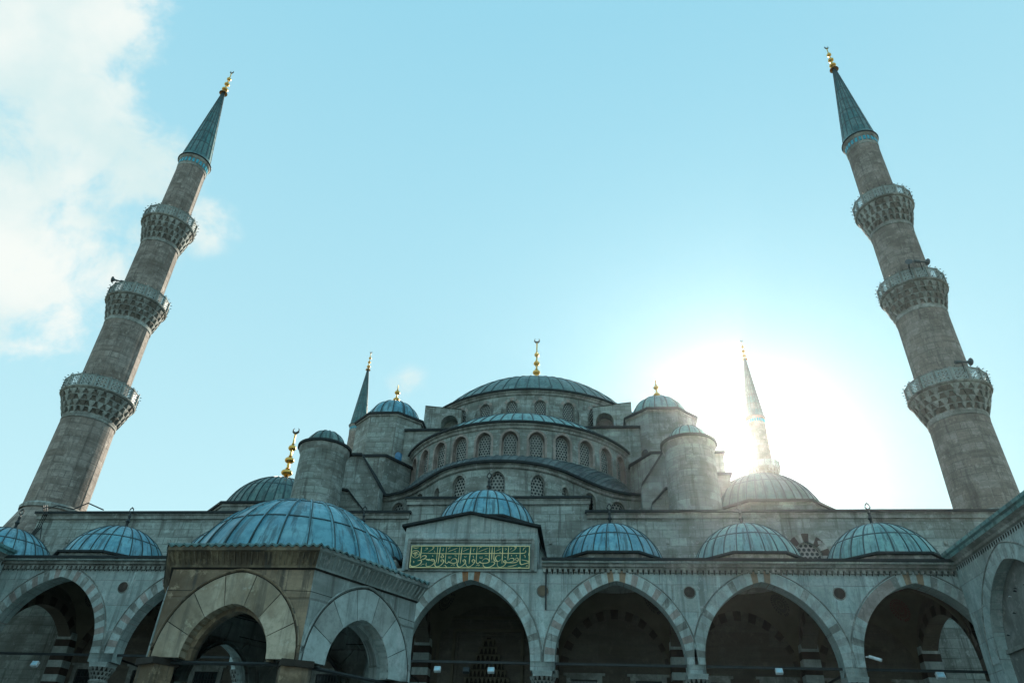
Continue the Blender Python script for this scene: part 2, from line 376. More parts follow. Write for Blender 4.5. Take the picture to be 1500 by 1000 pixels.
def ring(mb, c, hw, spr, rise, t, mp, proud=.03, depth=.1, n=21, mats=(0, 1), t_rise=None, gap=.0, key=None, rise_in=None):
    Pi = archy(hw, rise, 40); Po = archy(hw+t, rise+(t_rise or t*1.12), 40)
    K = len(Pi)-1
    for b in range(n):
        a0 = b/n+gap/n; a1 = (b+1)/n-gap/n
        sub = 3
        mt = mats[b % len(mats)] if key is None else key(b, n)
        def at(P, a):
            x = a*K; i = min(int(x), K-1); fr = x-i
            return (P[i][0]+(P[i+1][0]-P[i][0])*fr, P[i][1]+(P[i+1][1]-P[i][1])*fr)
        for s_ in range(sub):
            q0 = a0+(a1-a0)*s_/sub; q1 = a0+(a1-a0)*(s_+1)/sub
            i0, i1, o0, o1 = at(Pi, q0), at(Pi, q1), at(Po, q0), at(Po, q1)
            A = lambda p, d: mp(c+p[0], spr+p[1], d)
            mb.f([A(i0, -proud), A(i1, -proud), A(o1, -proud), A(o0, -proud)], mt)
            mb.f([A(o0, -proud), A(o1, -proud), A(o1, 0.005), A(o0, 0.005)], mt)
            mb.f([A(i1, -proud), A(i0, -proud), A(i0, depth), A(i1, depth)], mt)
        if gap:
            for q in (a0, a1):
                i0, o0 = at(Pi, q), at(Po, q)
                mb.f([mp(c+i0[0], spr+i0[1], -proud), mp(c+o0[0], spr+o0[1], -proud), mp(c+o0[0], spr+o0[1], .02), mp(c+i0[0], spr+i0[1], .02)], mt)
def lattice(mb, c, hw, sill, spr, rise, mp, d=.25, cell=.24, mg=0, mpn=1, hole=.66, frame=.05):
    P = archy(hw, rise, 8)
    def top(x):
        for (xa, ya), (xb, yb) in zip(P[:-1], P[1:]):
            if xa <= x <= xb: return spr+ya+(yb-ya)*(x-xa)/max(1e-9, xb-xa)
        return sill
    # dark pane
    for (xa, ya), (xb, yb) in zip(P[:-1], P[1:]):
        mb.f([mp(c+xa, sill, d+.06), mp(c+xb, sill, d+.06), mp(c+xb, spr+yb, d+.06), mp(c+xa, spr+ya, d+.06)], mpn)
    # border
    Pin = archy(hw-frame, rise-frame, 8)
    ol = [(-hw, sill)]+[(x, spr+y) for x, y in P]+[(hw, sill)]
    il = [(-hw+frame, sill)]+[(x, spr+y) for x, y in Pin]+[(hw-frame, sill)]
    for k in range(len(ol)-1):
        mb.f([mp(c+ol[k][0], ol[k][1], d-.02), mp(c+ol[k+1][0], ol[k+1][1], d-.02), mp(c+il[k+1][0], il[k+1][1], d-.02), mp(c+il[k][0], il[k][1], d-.02)], mg)
    R = cell/sqrt(3)
    rows = int((spr+rise-sill)/(1.5*R))+2; cols = int(2*hw/cell)+2
    for j in range(rows):
        for i in range(-cols, cols+1):
            x = (i+.5*(j % 2))*cell; z = sill+R*.6+j*1.5*R
            if abs(x) > hw-cell*.3 or z > top(x)-cell*.3: continue
            for k in range(6):
                a, b = pi/6+pi/3*k, pi/6+pi/3*(k+1)
                cl = lambda xx: max(-hw, min(hw, xx))
                mb.f([mp(c+cl(x+R*cos(a)), z+R*sin(a), d), mp(c+cl(x+R*cos(b)), z+R*sin(b), d), mp(c+cl(x+R*hole*cos(b)), z+R*hole*sin(b), d), mp(c+cl(x+R*hole*cos(a)), z+R*hole*sin(a), d)], mg)
def capprof(R, z, H, n=14, r_end=0.0):
    rho = (R*R+H*H)/(2*H); zc = z+H-rho; a = asin(min(1, R/rho))
    if H > R: a = pi-a
    return [(max(0.0, rho*sin(a*(1-i/n))), zc+rho*cos(a*(1-i/n))) for i in range(n+1)]
def ribs(mb, cx, cy, prof, n, w=.035, h=.03, m=0, a0=0.0, a1=2*pi, phase=.0, upto=.93):
    kmax = max(2, int(len(prof)*upto))
    for i in range(n):
        t = a0+(a1-a0)*(i+phase)/n
        e = Vector((cos(t), sin(t), 0)); s_ = Vector((-sin(t), cos(t), 0))
        pr = []
        for k in range(min(kmax, len(prof))):
            r, z = prof[k]
            r0, z0 = prof[max(0, k-1)]; r1, z1 = prof[min(len(prof)-1, k+1)]
            tg = Vector((r1-r0, z1-z0)).normalized(); nr = Vector((tg.y, -tg.x))
            if nr.x < 0 and nr.y < 0: nr = -nr
            ww = min(w, r*.25)
            base = Vector((cx, cy, 0))+e*r+Vector((0, 0, z)); nn = e*nr.x+Vector((0, 0, nr.y))
            pr.append((base-s_*ww-nn*.01, base-s_*ww*.7+nn*h, base+s_*ww*.7+nn*h, base+s_*ww-nn*.01))
        for a, b in zip(pr[:-1], pr[1:]):
            for k in range(3): mb.f([a[k], a[k+1], b[k+1], b[k]], m)
def ringseam(mb, cx, cy, prof, fr, m=0, n=64, w=.03, h=.02, a0=0, a1=2*pi):
    x = fr*(len(prof)-1); i = min(int(x), len(prof)-2); f_ = x-i
    r = prof[i][0]+(prof[i+1][0]-prof[i][0])*f_; z = prof[i][1]+(prof[i+1][1]-prof[i][1])*f_
    dr, dz = prof[i+1][0]-prof[i][0], prof[i+1][1]-prof[i][1]; l = sqrt(dr*dr+dz*dz); dr /= l; dz /= l
    nx, nz_ = dz, -dr
    mb.lathe(cx, cy, [(r-dr*w, z-dz*w), (r-dr*w+nx*h, z-dz*w+nz_*h), (r+dr*w+nx*h, z+dz*w+nz_*h), (r+dr*w, z+dz*w)], n, m, a0, a1, False)
def finial(x, y, z, H, mat='gold', parent=None, balls=3, wide=1.0, crescent=True, tip='bronze', plane=0.0, cs=.8):
    """stacked gilded balls with a crescent on top (alem)"""
    mb = MB([mat, tip]); w = H*.075*wide
    prof = [(w*1.9, z-.05), (w*1.7, z+H*.015), (w*.9, z+H*.05), (w*.55, z+H*.09)]
    zz = z+H*.10; hb = H*.62/balls
    for b in range(balls):
        s_ = (1-.15*b); r = w*1.45*s_; hh = hb*.5
        prof += [(w*.45*s_, zz)]
        for k in range(1, 8):
            a = pi*k/8; prof.append((max(w*.42*s_, r*sin(a)), zz+hh*.5-hh*.5*cos(a)))
        prof += [(w*.42*s_, zz+hh), (w*.60*s_, zz+hh*1.15), (w*.36*s_, zz+hh*1.3)]
        zz += hb
    prof += [(w*.22, zz+H*.06), (w*.3, zz+H*.08), (0, zz+H*.11)]
    mb.lathe(x, y, prof, 14, 0)
    if crescent:
        r = w*cs; c = zz+H*.11+r*.9; pts = []; rr = []
        for k in range(13):
            a = radians(-235+290*k/12+0); pts.append((x+r*cos(a)*cos(plane), y+r*cos(a)*sin(plane), c+r*sin(a))); rr.append(.01+w*.3*sin(pi*k/12))
        # open at the top
        pts = [(x+(px-x), y+(py-y), pz) for px, py, pz in pts]
        mb.tube(pts, rr, 1, 6)
    return mb.build('finial', parent)
def leaf_finial(x, y, z, H, parent=None):
    """dark turned stem with an open tulip shaped top"""
    mb = MB(['iron'])
    p = [(.28*H/1.3, z-.08), (.2*H/1.3, z+.04*H), (.08*H/1.3, z+.14*H), (.06*H, z+.25*H), (.11*H, z+.33*H), (.06*H, z+.41*H), (.045*H, z+.5*H), (.07*H, z+.56*H), (.04*H, z+.62*H), (.03*H, z+.70*H)]
    mb.lathe(x, y, p, 10, 0)
    r = .13*H; c = z+.83*H
    mb.tube([(x, y, c-r), (x-r*.8, y, c-r*.2), (x-r*.55, y, c+r*.6), (x, y, c+r*1.25), (x+r*.55, y, c+r*.6), (x+r*.8, y, c-r*.2), (x, y, c-r)], .03*H, 0, 5)
    return mb.build('finial', parent)
def dome(parent, cx, cy, R, z, H, mat, nr, rings_, name='dome', w=.04, h=.035, n=72, a0=0, a1=2*pi, skirt=None, phase=0.0, label=None, melon=0):
    mb = MB([mat, 'seam', 'edge'])
    pf = capprof(R, z, H, 16)
    if melon:
        md = lambda t, r, zz: 1-.045*(1-abs(sin(melon*t/2))) if r > R*.25 else 1
        mb.lathe(cx, cy, pf, melon*6, 0, a0, a1, True, md, uvR=nr/(a1-a0))
    else: mb.lathe(cx, cy, pf, n, 0, a0, a1, uvR=nr/(a1-a0))
    ribs(mb, cx, cy, pf, nr, w, h, 1, a0, a1, phase)
    for q in rings_: ringseam(mb, cx, cy, pf, q, 1, n, a0=a0, a1=a1)
    return mb.build(name, parent, label)
def polyoct(cx, cy, R, n=8, rot=pi/8): return [(cx+R*cos(rot+2*pi*k/n), cy+R*sin(rot+2*pi*k/n)) for k in range(n)]
def flat(x0, y0, dx=1, dy=0):
    """face map for a plane starting at x0,y0 running along (dx,dy); depth goes to the left-hand normal"""
    return lambda u, z, d: (x0+dx*u-dy*d, y0+dy*u+dx*d, z)
def cylmap(cx, cy, R):
    """u = arc angle (rad)*R measured from the -Y direction towards +X; depth goes inwards"""
    return lambda u, z, d: (cx+(R-d)*sin(u/R), cy-(R-d)*cos(u/R), z)

# ------------------------------------------------------------------ ground
g = MB(['earth']); g.f([(-700, -700, -.004), (700, -700, -.004), (700, 900, -.004), (-700, 900, -.004)])
o = g.build('ground'); o['kind'] = 'structure'
g = MB(['pave']); g.f([(-29, -22, 0), (15.9, -22, 0), (15.9, 32.3, 0), (-29, 32.3, 0)])
o = g.build('courtyard_paving'); o['kind'] = 'structure'
g = MB(['pave']); g.box((-36, 32.3, 0), (24, 39.4, .35)); o = g.build('portico_floor'); o['kind'] = 'structure'

# ------------------------------------------------------------------ prayer hall
AX = -5.4
hall = thing('mosque_prayer_hall', (AX, 39.5, 0), 'great grey stone prayer hall of cascading teal lead domes rising behind the portico', 'mosque')
# front wall with a raised middle
def topz(x): return 17.1 if -10.53 < x < 0.06 else 16.25
mb = MB(['ashlar', 'trim', 'edge'])
YW = 39.5
mpw = flat(0, YW)
secs = ((-33.8, -10.53, 16.25), (-10.53, .06, 17.1), (.06, 21.9, 16.25))
for a, b, zt_ in secs:
    ops = [(11.75, .72, 13.35, 13.75, .75)] if a > 0 else []
    wall_open(mb, a, b, 0, zt_-.45, ops, mpw, 0, 1, .35)
    mb.box((a-.1, YW-.12, zt_-.45), (b+.1, YW+.6, zt_-.14), 1)
    mb.box((a-.22, YW-.26, zt_-.14), (b+.22, YW+7.5, zt_), 2)
    mb.box((a-.14, YW-.17, zt_-.22), (b+.14, YW, zt_-.14), 1)
mb.box((-33.8, YW+.36, 0), (-33.2, YW+7, 16.1), 0); mb.box((21.3, YW+.36, 0), (21.9, YW+7, 16.1), 0)
mb.f([(-33.8, 50, 16.05), (-33.8, 39.9, 16.05), (21.9, 39.9, 16.05), (21.9, 50, 16.05)], 2)
for k in range(34):   # a row of small put-log holes / brackets low on the wall
    x = -33+k*1.62
    mb.box((x, YW-.09, 14.35), (x+.18, YW-.002, 14.55), 1)
fw_ = mb.build('front_wall', hall)
wn = MB(['grille', 'glass', 'trim', 'dark_stone'])
lattice(wn, 11.75, .72, 13.35, 13.75, .75, mpw, .18, .26)
ring(wn, 11.75, .72, 13.75, .75, .42, mpw, .035, .12, 9, (3, 2))
wn.build('window', fw_, 'striped arched lattice window between two portico domes')
# solid hall body behind (square block and stepped masses)
mb = MB(['ashlar', 'lead_dark', 'edge', 'trim'])
mb.prism([(-33.2, 47.2), (22.3, 47.2), (22.3, 97), (-33.2, 97)], 0, 15.9, 0, 1)
for sx in (1, -1):
    X = lambda x: AX+sx*(x-AX)
    # block behind the stair turret
    for (x0, y0, x1, y1, z) in ((5.5, 47, 9.8, 54, 21.6), (9.8, 52, 21, 96, 19.0)):
        a, b = sorted((X(x0), X(x1)))
        mb.box((a, y0, 15.9), (b, y1, z), 0); mb.box((a-.15, y0-.15, z), (b+.15, y1+.15, z+.16), 2)
    # base of the weight tower
    P = [(X(10.2), 50.2), (X(4.9), 50.2), (X(3.4), 52.6), (X(3.4), 60), (X(10.2), 60)]
    if sx == -1: P = P[::-1]
    mb.prism(P, 15.9, 24.7, 0, 1)
    cxp = sum(p[0] for p in P)/5; cyp = sum(p[1] for p in P)/5
    P2 = [(cxp+(x-cxp)*1.04, cyp+(y-cyp)*1.03) for x, y in P]
    mb.prism(P2, 24.7, 24.9, 2)
    # stepped buttress with a sloping coping, in front of it
    Q = [(5.35, 22.8), (7.4, 22.8)]
    a, b, c = X(7.6), X(5.3), X(3.65)
    y0, y1 = 45.9, 49.8
    pts = [(a, 15.9), (c, 15.9), (c, 20.3), (b, 22.8), (a, 22.8)]
    mb.f([(x, y0, z) for x, z in pts], 0); mb.f([(x, y1, z) for x, z in reversed(pts)], 0)
    for (xa, za), (xb, zb) in zip(pts, pts[1:]+pts[:1]): mb.f([(xa, y0, za), (xb, y0, zb), (xb, y1, zb), (xa, y1, za)], 0)
    cp = [(a, 22.8), (b, 22.8), (c, 20.3)]
    for (xa, za), (xb, zb) in zip(cp[:-1], cp[1:]):
        ya, yb = y0-.2, y1+.1
        bx = [(xa, ya, za+.01), (xb, ya, zb+.01), (xb, yb, zb+.01), (xa, yb, za+.01)]; tx = [(x, y, z+.17) for x, y, z in bx]
        mb.f(bx, 2); mb.f(tx, 2)
        for k in range(4): mb.f([bx[k], bx[(k+1) % 4], tx[(k+1) % 4], tx[k]], 2)
    # small lower step right at the foot of the turret
    a, b, c = X(5.9), X(4.9), X(4.0); y0, y1 = 43.2, 45.8
    pts = [(a, 15.9), (c, 15.9), (c, 18.0), (b, 19.0), (a, 19.2)]
    mb.f([(x, y0, z) for x, z in pts], 0); mb.f([(x, y1, z) for x, z in reversed(pts)], 0)
    for (xa, za), (xb, zb) in zip(pts, pts[1:]+pts[:1]): mb.f([(xa, y0, za), (xb, y0, zb), (xb, y1, zb), (xa, y1, za)], 0)
    cp = [(a, 19.2), (b, 19.0), (c, 18.0)]
    for (xa, za), (xb, zb) in zip(cp[:-1], cp[1:]):
        bx = [(xa, y0-.15, za+.01), (xb, y0-.15, zb+.01), (xb, y1, zb+.01), (xa, y1, za+.01)]; tx = [(x, y, z+.14) for x, y, z in bx]
        mb.f(bx, 2); mb.f(tx, 2)
        for k in range(4): mb.f([bx[k], bx[(k+1) % 4], tx[(k+1) % 4], tx[k]], 2)
    # high shoulder wall joining tower and drum
    a, b = sorted((X(4.4), X(-2)))
    mb.box((a, 53.0, 15.9), (b, 56, 28.3), 0); mb.box((a-.05, 52.82, 28.3), (b+.05, 56.1, 28.48), 2)
mb.box((-15, 56.2, 15.9), (4.2, 82, 28.2), 0)
mb.build('stepped_masonry', hall)
# flying buttresses beside the drum
for sx in (1, -1):
    X = lambda x: AX+sx*(x-AX)
    mb = MB(['ashlar', 'lead_dark'])
    if sx == 1: mpf = lambda u, z, d: (u, 58+d, z); u0, u1, oc = .7, 4.2, 1.75; zt_ = lambda u: 33.0+(u-.7)*.13
    else: mpf = lambda u, z, d: (u, 58+d, z); u0, u1, oc = X(4.2), X(.7), X(1.75); zt_ = lambda u: 33.0+(X(u)-.7)*.13
    wall_open(mb, u0, u1, 28, zt_, [(oc, .8, 29.5, 31.6, .85)], mpf, 0, 0, 1.2, .8, back=False)
    mb.f([(u0, 58, 28), (u0, 61, 28), (u0, 61, zt_(u0)), (u0, 58, zt_(u0))], 0); mb.f([(u1, 58, 28), (u1, 61, 28), (u1, 61, zt_(u1)), (u1, 58, zt_(u1))], 0)
    mb.f([(u0, 57.9, zt_(u0)+.02), (u1, 57.9, zt_(u1)+.02), (u1, 61, zt_(u1)+.02), (u0, 61, zt_(u0)+.02)], 1)
    mb.f([(u0, 59.2, 28), (u1, 59.2, 28), (u1, 59.2, zt_(u1)), (u0, 59.2, zt_(u0))], 0)
    mb.build('flying_buttress', hall)
# main drum
R0 = 11.75; cx, cy = AX, 69.0
dr = MB(['ashlar', 'trim', 'edge', 'ashlar'])
mp0 = cylmap(cx, cy, R0)
st = 2*pi/28*R0
ops = [(st*(k+.5), .55, 31.35, 32.9, .62) for k in range(-8, 8)]
wall_open(dr, -pi*R0/1.0, pi*R0, 28.0, 34.2, ops, mp0, 0, 1, .45, .7)
dr.lathe(cx, cy, [(R0, 34.0), (R0+.12, 34.05), (R0+.15, 34.2), (R0+.3, 34.3), (R0+.3, 34.38)], 112, 1)
dr.lathe(cx, cy, [(R0+.3, 34.38), (R0+.42, 34.4), (R0+.42, 34.56), (R0-.5, 34.75)], 112, 2)
for k in range(-8, 9):     # small pilaster buttresses between the windows
    a = st*k/R0
    Mx = Matrix.Translation((cx, cy, 0)) @ Matrix.Rotation(a, 4, 'Z')
    dr.box((-.42, -R0-.3, 28), (.42, -R0+.1, 32.3), 3, Mx)
    dr.f([Mx @ Vector(p) for p in ((-.42, -R0-.3, 32.3), (.42, -R0-.3, 32.3), (.42, -R0+.02, 33.0), (-.42, -R0+.02, 33.0))], 3)
    for sg in (-1, 1): dr.f([Mx @ Vector(p) for p in ((sg*.42, -R0-.3, 32.3), (sg*.42, -R0+.02, 32.3), (sg*.42, -R0+.02, 33.0))], 3)
drum = dr.build('drum', hall)
for k, q in enumerate(ops):
    w = MB(['grille', 'glass', 'trim', 'pink']); lattice(w, *q[:5], mp0, .2, .22)
    ring(w, q[0], q[1], q[3], q[4], .28, mp0, .02, .1, 7, (2, 3))
    w.build('window', drum)
md = dome(hall, cx, cy, 11.5, 34.72, 6.15, 'lead_green', 60, (.35, .7), 'main_dome', .045, .06, 128)
finial(cx, cy, 41.3, 7.75, 'gold', md, 4, .62, tip='bronze')
# large semi dome and its window ring
R1 = 9.55; sx_, sy_ = -5.6, 57.0
mp1 = cylmap(sx_, sy_, R1); A12 = radians(12)*R1
ops = [(A12*k, .60, 23.35, 24.75, .68) for k in range(-7, 8)]
sw = MB(['ashlar', 'trim', 'edge', 'pink'])
wall_open(sw, -radians(92)*R1, radians(92)*R1, 19.5, 25.75, ops, mp1, 0, 3, .55, .6)
sw.lathe(sx_, sy_, [(R1, 25.6), (R1+.1, 25.65), (R1+.13, 25.8), (R1+.28, 25.9), (R1+.28, 25.98)], 64, 1, pi, 2*pi)
sw.lathe(sx_, sy_, [(R1+.28, 25.98), (R1+.4, 26.0), (R1+.4, 26.16), (R1-.4, 26.35)], 64, 2, pi, 2*pi)
swo = sw.build('semi_dome_wall', hall)
for q in ops:
    w = MB(['grille', 'glass', 'pink', 'trim']); lattice(w, q[0], q[1]-.1, q[2], q[3], q[4]-.1, mp1, .32, .23, hole=.6)
    ring(w, q[0], q[1], q[3], q[4], .16, mp1, .03, .2, 12, (2,))
    for sg in (-1, 1):
        u = q[0]+sg*(q[1]+.08)
        w.f([mp1(u-.08, q[2], -.03), mp1(u+.08, q[2], -.03), mp1(u+.08, q[3], -.03), mp1(u-.08, q[3], -.03)], 2)
        w.f([mp1(q[0]+sg*(q[1]-.1), q[2], .3), mp1(q[0]+sg*q[1], q[2], .3), mp1(q[0]+sg*q[1], q[3], .3), mp1(q[0]+sg*(q[1]-.1), q[3], .3)], 2)
    w.build('window', swo)
dome(hall, sx_, sy_, 9.4, 26.3, 3.95, 'lead_teal', 34, (.4,), 'semi_dome', .05, .06, 80, pi, 2*pi)
# central exedra: bulging wall with reverse-curved wings
path = []
left = [(-15.6, 47.35), (-14.7, 47.3), (-13.7, 47.1), (-12.9, 46.7), (-12.1, 46.1), (-11.4, 45.3)]
R2 = 5.55; ex_, ey_ = -5.6, 47.0
for x, y in left: path.append((x, y))
for k in range(-11, 12):
    a = radians(5*k); path.append((ex_+R2*sin(a), ey_-R2*cos(a)))
path += [(2*ex_-x, y) for x, y in reversed(left)]
# smooth once
for _ in range(2):
    path = [path[0]]+[((path[i-1][0]+2*path[i][0]+path[i+1][0])/4, (path[i-1][1]+2*path[i][1]+path[i+1][1])/4) for i in range(1, len(path)-1)]+[path[-1]]
S = [0.0]
for a, b in zip(path[:-1], path[1:]): S.append(S[-1]+sqrt((a[0]-b[0])**2+(a[1]-b[1])**2))
mid = S[-1]/2; S = [s_-mid for s_ in S]
def pathmap(u, z, d):
    u = max(S[0], min(S[-1]-1e-6, u))
    for i in range(len(S)-1):
        if S[i] <= u <= S[i+1]: break
    f_ = (u-S[i])/(S[i+1]-S[i]); a, b = path[i], path[i+1]
    def nrm(j):
        p, q = path[max(0, j-1)], path[min(len(path)-1, j+1)]; v = Vector((q[0]-p[0], q[1]-p[1])).normalized(); return Vector((-v.y, v.x))
    n_ = (nrm(i)*(1-f_)+nrm(i+1)*f_).normalized()
    return (a[0]+(b[0]-a[0])*f_+n_.x*d, a[1]+(b[1]-a[1])*f_+n_.y*d, z)
ew = MB(['ashlar', 'trim', 'edge'])
wx = [0.0, -2.65, 2.65, 4.75, -4.75, 7.2, -7.2, 9.6, -9.6]
ops = []
for i, u in enumerate(wx):
    if i < 3: ops.append((u, .5, 17.3, 19.0, .62))
    elif i < 5: ops.append((u, .3, 18.0, 18.95, .36))
    elif i < 7: ops.append((u, .52, 18.1, 19.1, .55))
    else: ops.append((u, .5, 18.3, 19.1, .5))
wall_open(ew, S[0], S[-1], 15.9, 19.95, ops, pathmap, 0, 1, .4, .45)
for k in range(len(path)-1):
    for (d0, z0, d1, z1, mm) in ((0, 19.8, -.12, 19.86, 1), (-.12, 19.86, -.14, 20.02, 1), (-.14, 20.02, -.27, 20.1, 1), (-.27, 20.1, -.38, 20.12, 2), (-.38, 20.12, -.38, 20.27, 2), (-.38, 20.27, .1, 20.36, 2)):
        ew.f([pathmap(S[k], z0, d0), pathmap(S[k+1], z0, d0), pathmap(S[k+1], z1, d1), pathmap(S[k], z1, d1)], mm)
ewo = ew.build('exedra_wall', hall)
for q in ops:
    w = MB(['grille', 'glass', 'trim']); lattice(w, *q[:5], pathmap, .2, .24, hole=.6)
    ring(w, q[0], q[1], q[3], q[4], .16, pathmap, .03, .15, 12, (2,)); w.build('window', ewo)
er = MB(['lead_dark', 'seam'])
K = 46
def lrow(i, f_):
    u = S[0]+(S[-1]-S[0])*i/K; p = pathmap(u, 20.34, 0)
    a = radians(-86+172*i/K); q = (sx_+(R1-.02)*sin(a), sy_-(R1-.02)*cos(a), 23.3)
    v = [p[j]+(q[j]-p[j])*f_ for j in range(3)]; v[2] += .28*sin(pi*f_)*(1-.6*abs(i-K/2)/(K/2)); return tuple(v)
for i in range(K):
    for j in range(6):
        er.f([lrow(i, j/6), lrow(i+1, j/6), lrow(i+1, (j+1)/6), lrow(i, (j+1)/6)], 0, [(i*.6, j*.6), (i*.6+.6, j*.6), (i*.6+.6, j*.6+.6), (i*.6, j*.6+.6)], True)
    pts = [Vector(lrow(i, j/6))+Vector((0, 0, .02)) for j in range(7)]
    er.tube(pts, .035, 1, 4)
er.build('exedra_roof', hall)
# weight towers
for sx in (-1, 1):
    X = lambda x: AX+sx*(x-AX)
    tx, ty = X(6.3), 55.4
    mb = MB(['ashlar', 'trim', 'edge', 'lead_dark'])
    mb.prism(polyoct(tx, ty, 3.1), 24.7, 29.55, 0)
    mb.prism(polyoct(tx, ty, 3.2), 29.55, 29.72, 1); mb.prism(polyoct(tx, ty, 3.32), 29.72, 29.9, 2, 3)
    tw = mb.build('weight_tower', hall)
    d = dome(tw, tx, ty, 2.4, 29.85, 2.5, 'lead_blue' if sx < 0 else 'lead_teal', 14, (), 'dome', .04, .05, 84, melon=14)
    finial(tx, ty, 32.3, 2.4, 'gold', tw, 2, 1.15, crescent=False)
    wx_ = X(4.95); w = MB(['trim', 'blueglass' if sx < 0 else 'glass'])
    # arched window low on the inner oblique face
    a_ = polyoct(tx, ty, 3.1); 
    p0, p1 = ((X(5.11)), 52.54), (X(3.43), 54.22)
    dx_, dy_ = (p1[0]-p0[0]), (p1[1]-p0[1]); l_ = sqrt(dx_*dx_+dy_*dy_); dx_ /= l_; dy_ /= l_
    P = archy(.36, .4, 6); n_ = (-.7071*sx*1.0, -.7071)
    pts = [(-.36, 24.95)]+[(x, 26.0+y) for x, y in P]+[(.36, 24.95)]
    f3 = lambda u, z, o_: (p0[0]+dx_*(.62+u)+n_[0]*o_, p0[1]+dy_*(.62+u)+n_[1]*o_, z)
    w.f([f3(u, z, .01) for u, z in pts], 1)
    for (ua, za), (ub, zb) in zip(pts[:-1], pts[1:]):
        k_ = 1.3; w.f([f3(ua, za, .01), f3(ub, zb, .01), f3(ub*k_, 25.9+(zb-25.9)*1.2, .05), f3(ua*k_, 25.9+(za-25.9)*1.2, .05)], 0)
    w.build('window', tw)
# stair turrets
for sx in (-1, 1):
    X = lambda x: AX+sx*(x-AX)
    tx, ty = X(6.4), 41.6
    mb = MB(['ashlar', 'trim', 'edge'])
    mb.lathe(tx, ty, [(1.55, 15.9), (1.5, 20.75)], 40, 0)
    mb.lathe(tx, ty, [(1.5, 20.75), (1.54, 20.8), (1.64, 21.0), (1.64, 21.2)], 40, 1)
    mb.lathe(tx, ty, [(1.64, 21.2), (1.76, 21.22), (1.76, 21.36), (1.25, 21.6), (1.22, 21.6)], 40, 2)
    t_ = mb.build('stair_turret', hall)
    dome(t_, tx, ty, 1.27, 21.58, 1.0, 'lead_green' if sx < 0 else 'lead_teal', 12, (), 'dome', .03, .035, 72, melon=12)
# corner domes
for sx in (-1, 1):
    X = lambda x: AX+sx*(x-AX)
    tx, ty = X(12.1), 48.9
    mb = MB(['ashlar', 'trim', 'edge', 'lead_dark'])
    mb.prism(polyoct(tx, ty, 4.95), 15.9, 18.45, 0); mb.prism(polyoct(tx, ty, 5.05), 18.45, 18.6, 1); mb.prism(polyoct(tx, ty, 5.2), 18.6, 18.76, 2, 3)
    mb.box((tx-.5, ty-4.75, 17.5), (tx+.5, ty-4.56, 18.2), 1)
    mb.prism(polyoct(tx, ty, 7.4, 8), 15.9, 16.75, 0, 3)
    cdr = mb.build('corner_dome_drum', hall)
    d = dome(cdr, tx, ty, 4.0, 18.74, 3.45, 'lead_green', 40, (.4, .75), 'dome', .035, .05, 80, label=None)
    if sx < 0: finial(tx, ty, 22.1, 5.0, 'gold', cdr, 3, .8, tip='bronze')

# ------------------------------------------------------------------ minarets
def balcony(mb, zb, zt_, rs, rb, hp, nT=24):
    """tiers of stalactites from shaft radius rs up to rb between zb and zt_, pierced parapet of height hp. mats 0 stone 1 trim 2 knob"""
    rq = random.Random(int(zb*10)); tiers = 4; H = (zt_-.16-zb)/tiers
    mb.lathe(0, 0, [(rs, zb-.2), (rs+.05, zb-.15), (rs+.05, zb)], 36, 1)
    for k in range(tiers):
        r0 = rs+(rb-.12-rs)*(k/tiers)**.8; r1 = rs+(rb-.12-rs)*((k+1)/tiers)**.8
        z0 = zb+H*k; z1 = z0+H
        mb.lathe(0, 0, [(r0-.02, z0-.02), (r0+.02, z0+H*.55), (r1-.08, z1)], 44, 3, sm=False)  # backing coloured dark to put shade into the gaps
        mb.lathe(0, 0, [(r1-.10, z1-H*.16), (r1+.01, z1-H*.13), (r1+.01, z1)], 44, 1, sm=False)
        for i in range(nT):
            a = 2*pi*(i+(0, .0, .5, .5)[k])/nT; w = pi*r1/nT*(.5, .62, .55, .72)[k]
            Mx = Matrix.Rotation(a, 4, 'Z')
            P = lambda *p: Mx @ Vector(p)
            ro = r1+.02; ri = r0-.12; jt = rq.uniform(-.05, .05); w *= rq.uniform(.8, 1.12)
            zt2 = z1-H*.12
            A = [P(ro, -w, zt2), P(ro, w, zt2), P(ri, w, zt2), P(ri, -w, zt2)]
            B = [P(ro-.02, -w, z1-H*.42), P(ro-.02, w, z1-H*.42), P(ri, w, z1-H*.42), P(ri, -w, z1-H*.42)]
            C = [P(ro-.08, -w*.62, z0+H*(.28+jt)), P(ro-.08, w*.62, z0+H*(.28+jt)), P(ri, w*.6, z0+H*.28), P(ri, -w*.6, z0+H*.28)]
            D = [P(ro-.13, -w*.35, z0-H*(.06+jt)), P(ro-.13, w*.35, z0-H*(.06+jt)), P(ri, w*.3, z0), P(ri, -w*.3, z0)]
            for Q, R_ in ((A, B), (B, C), (C, D)):
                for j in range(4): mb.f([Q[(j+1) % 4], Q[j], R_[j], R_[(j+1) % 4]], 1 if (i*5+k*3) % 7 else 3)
            mb.f(D, 1)
    z = zt_-.16
    mb.lathe(0, 0, [(rb-.14, z), (rb, z+.03), (rb+.02, z+.08), (rb+.05, z+.1), (rb+.05, z+.16), (rs-.3, z+.16)], 32, 1, sm=False)
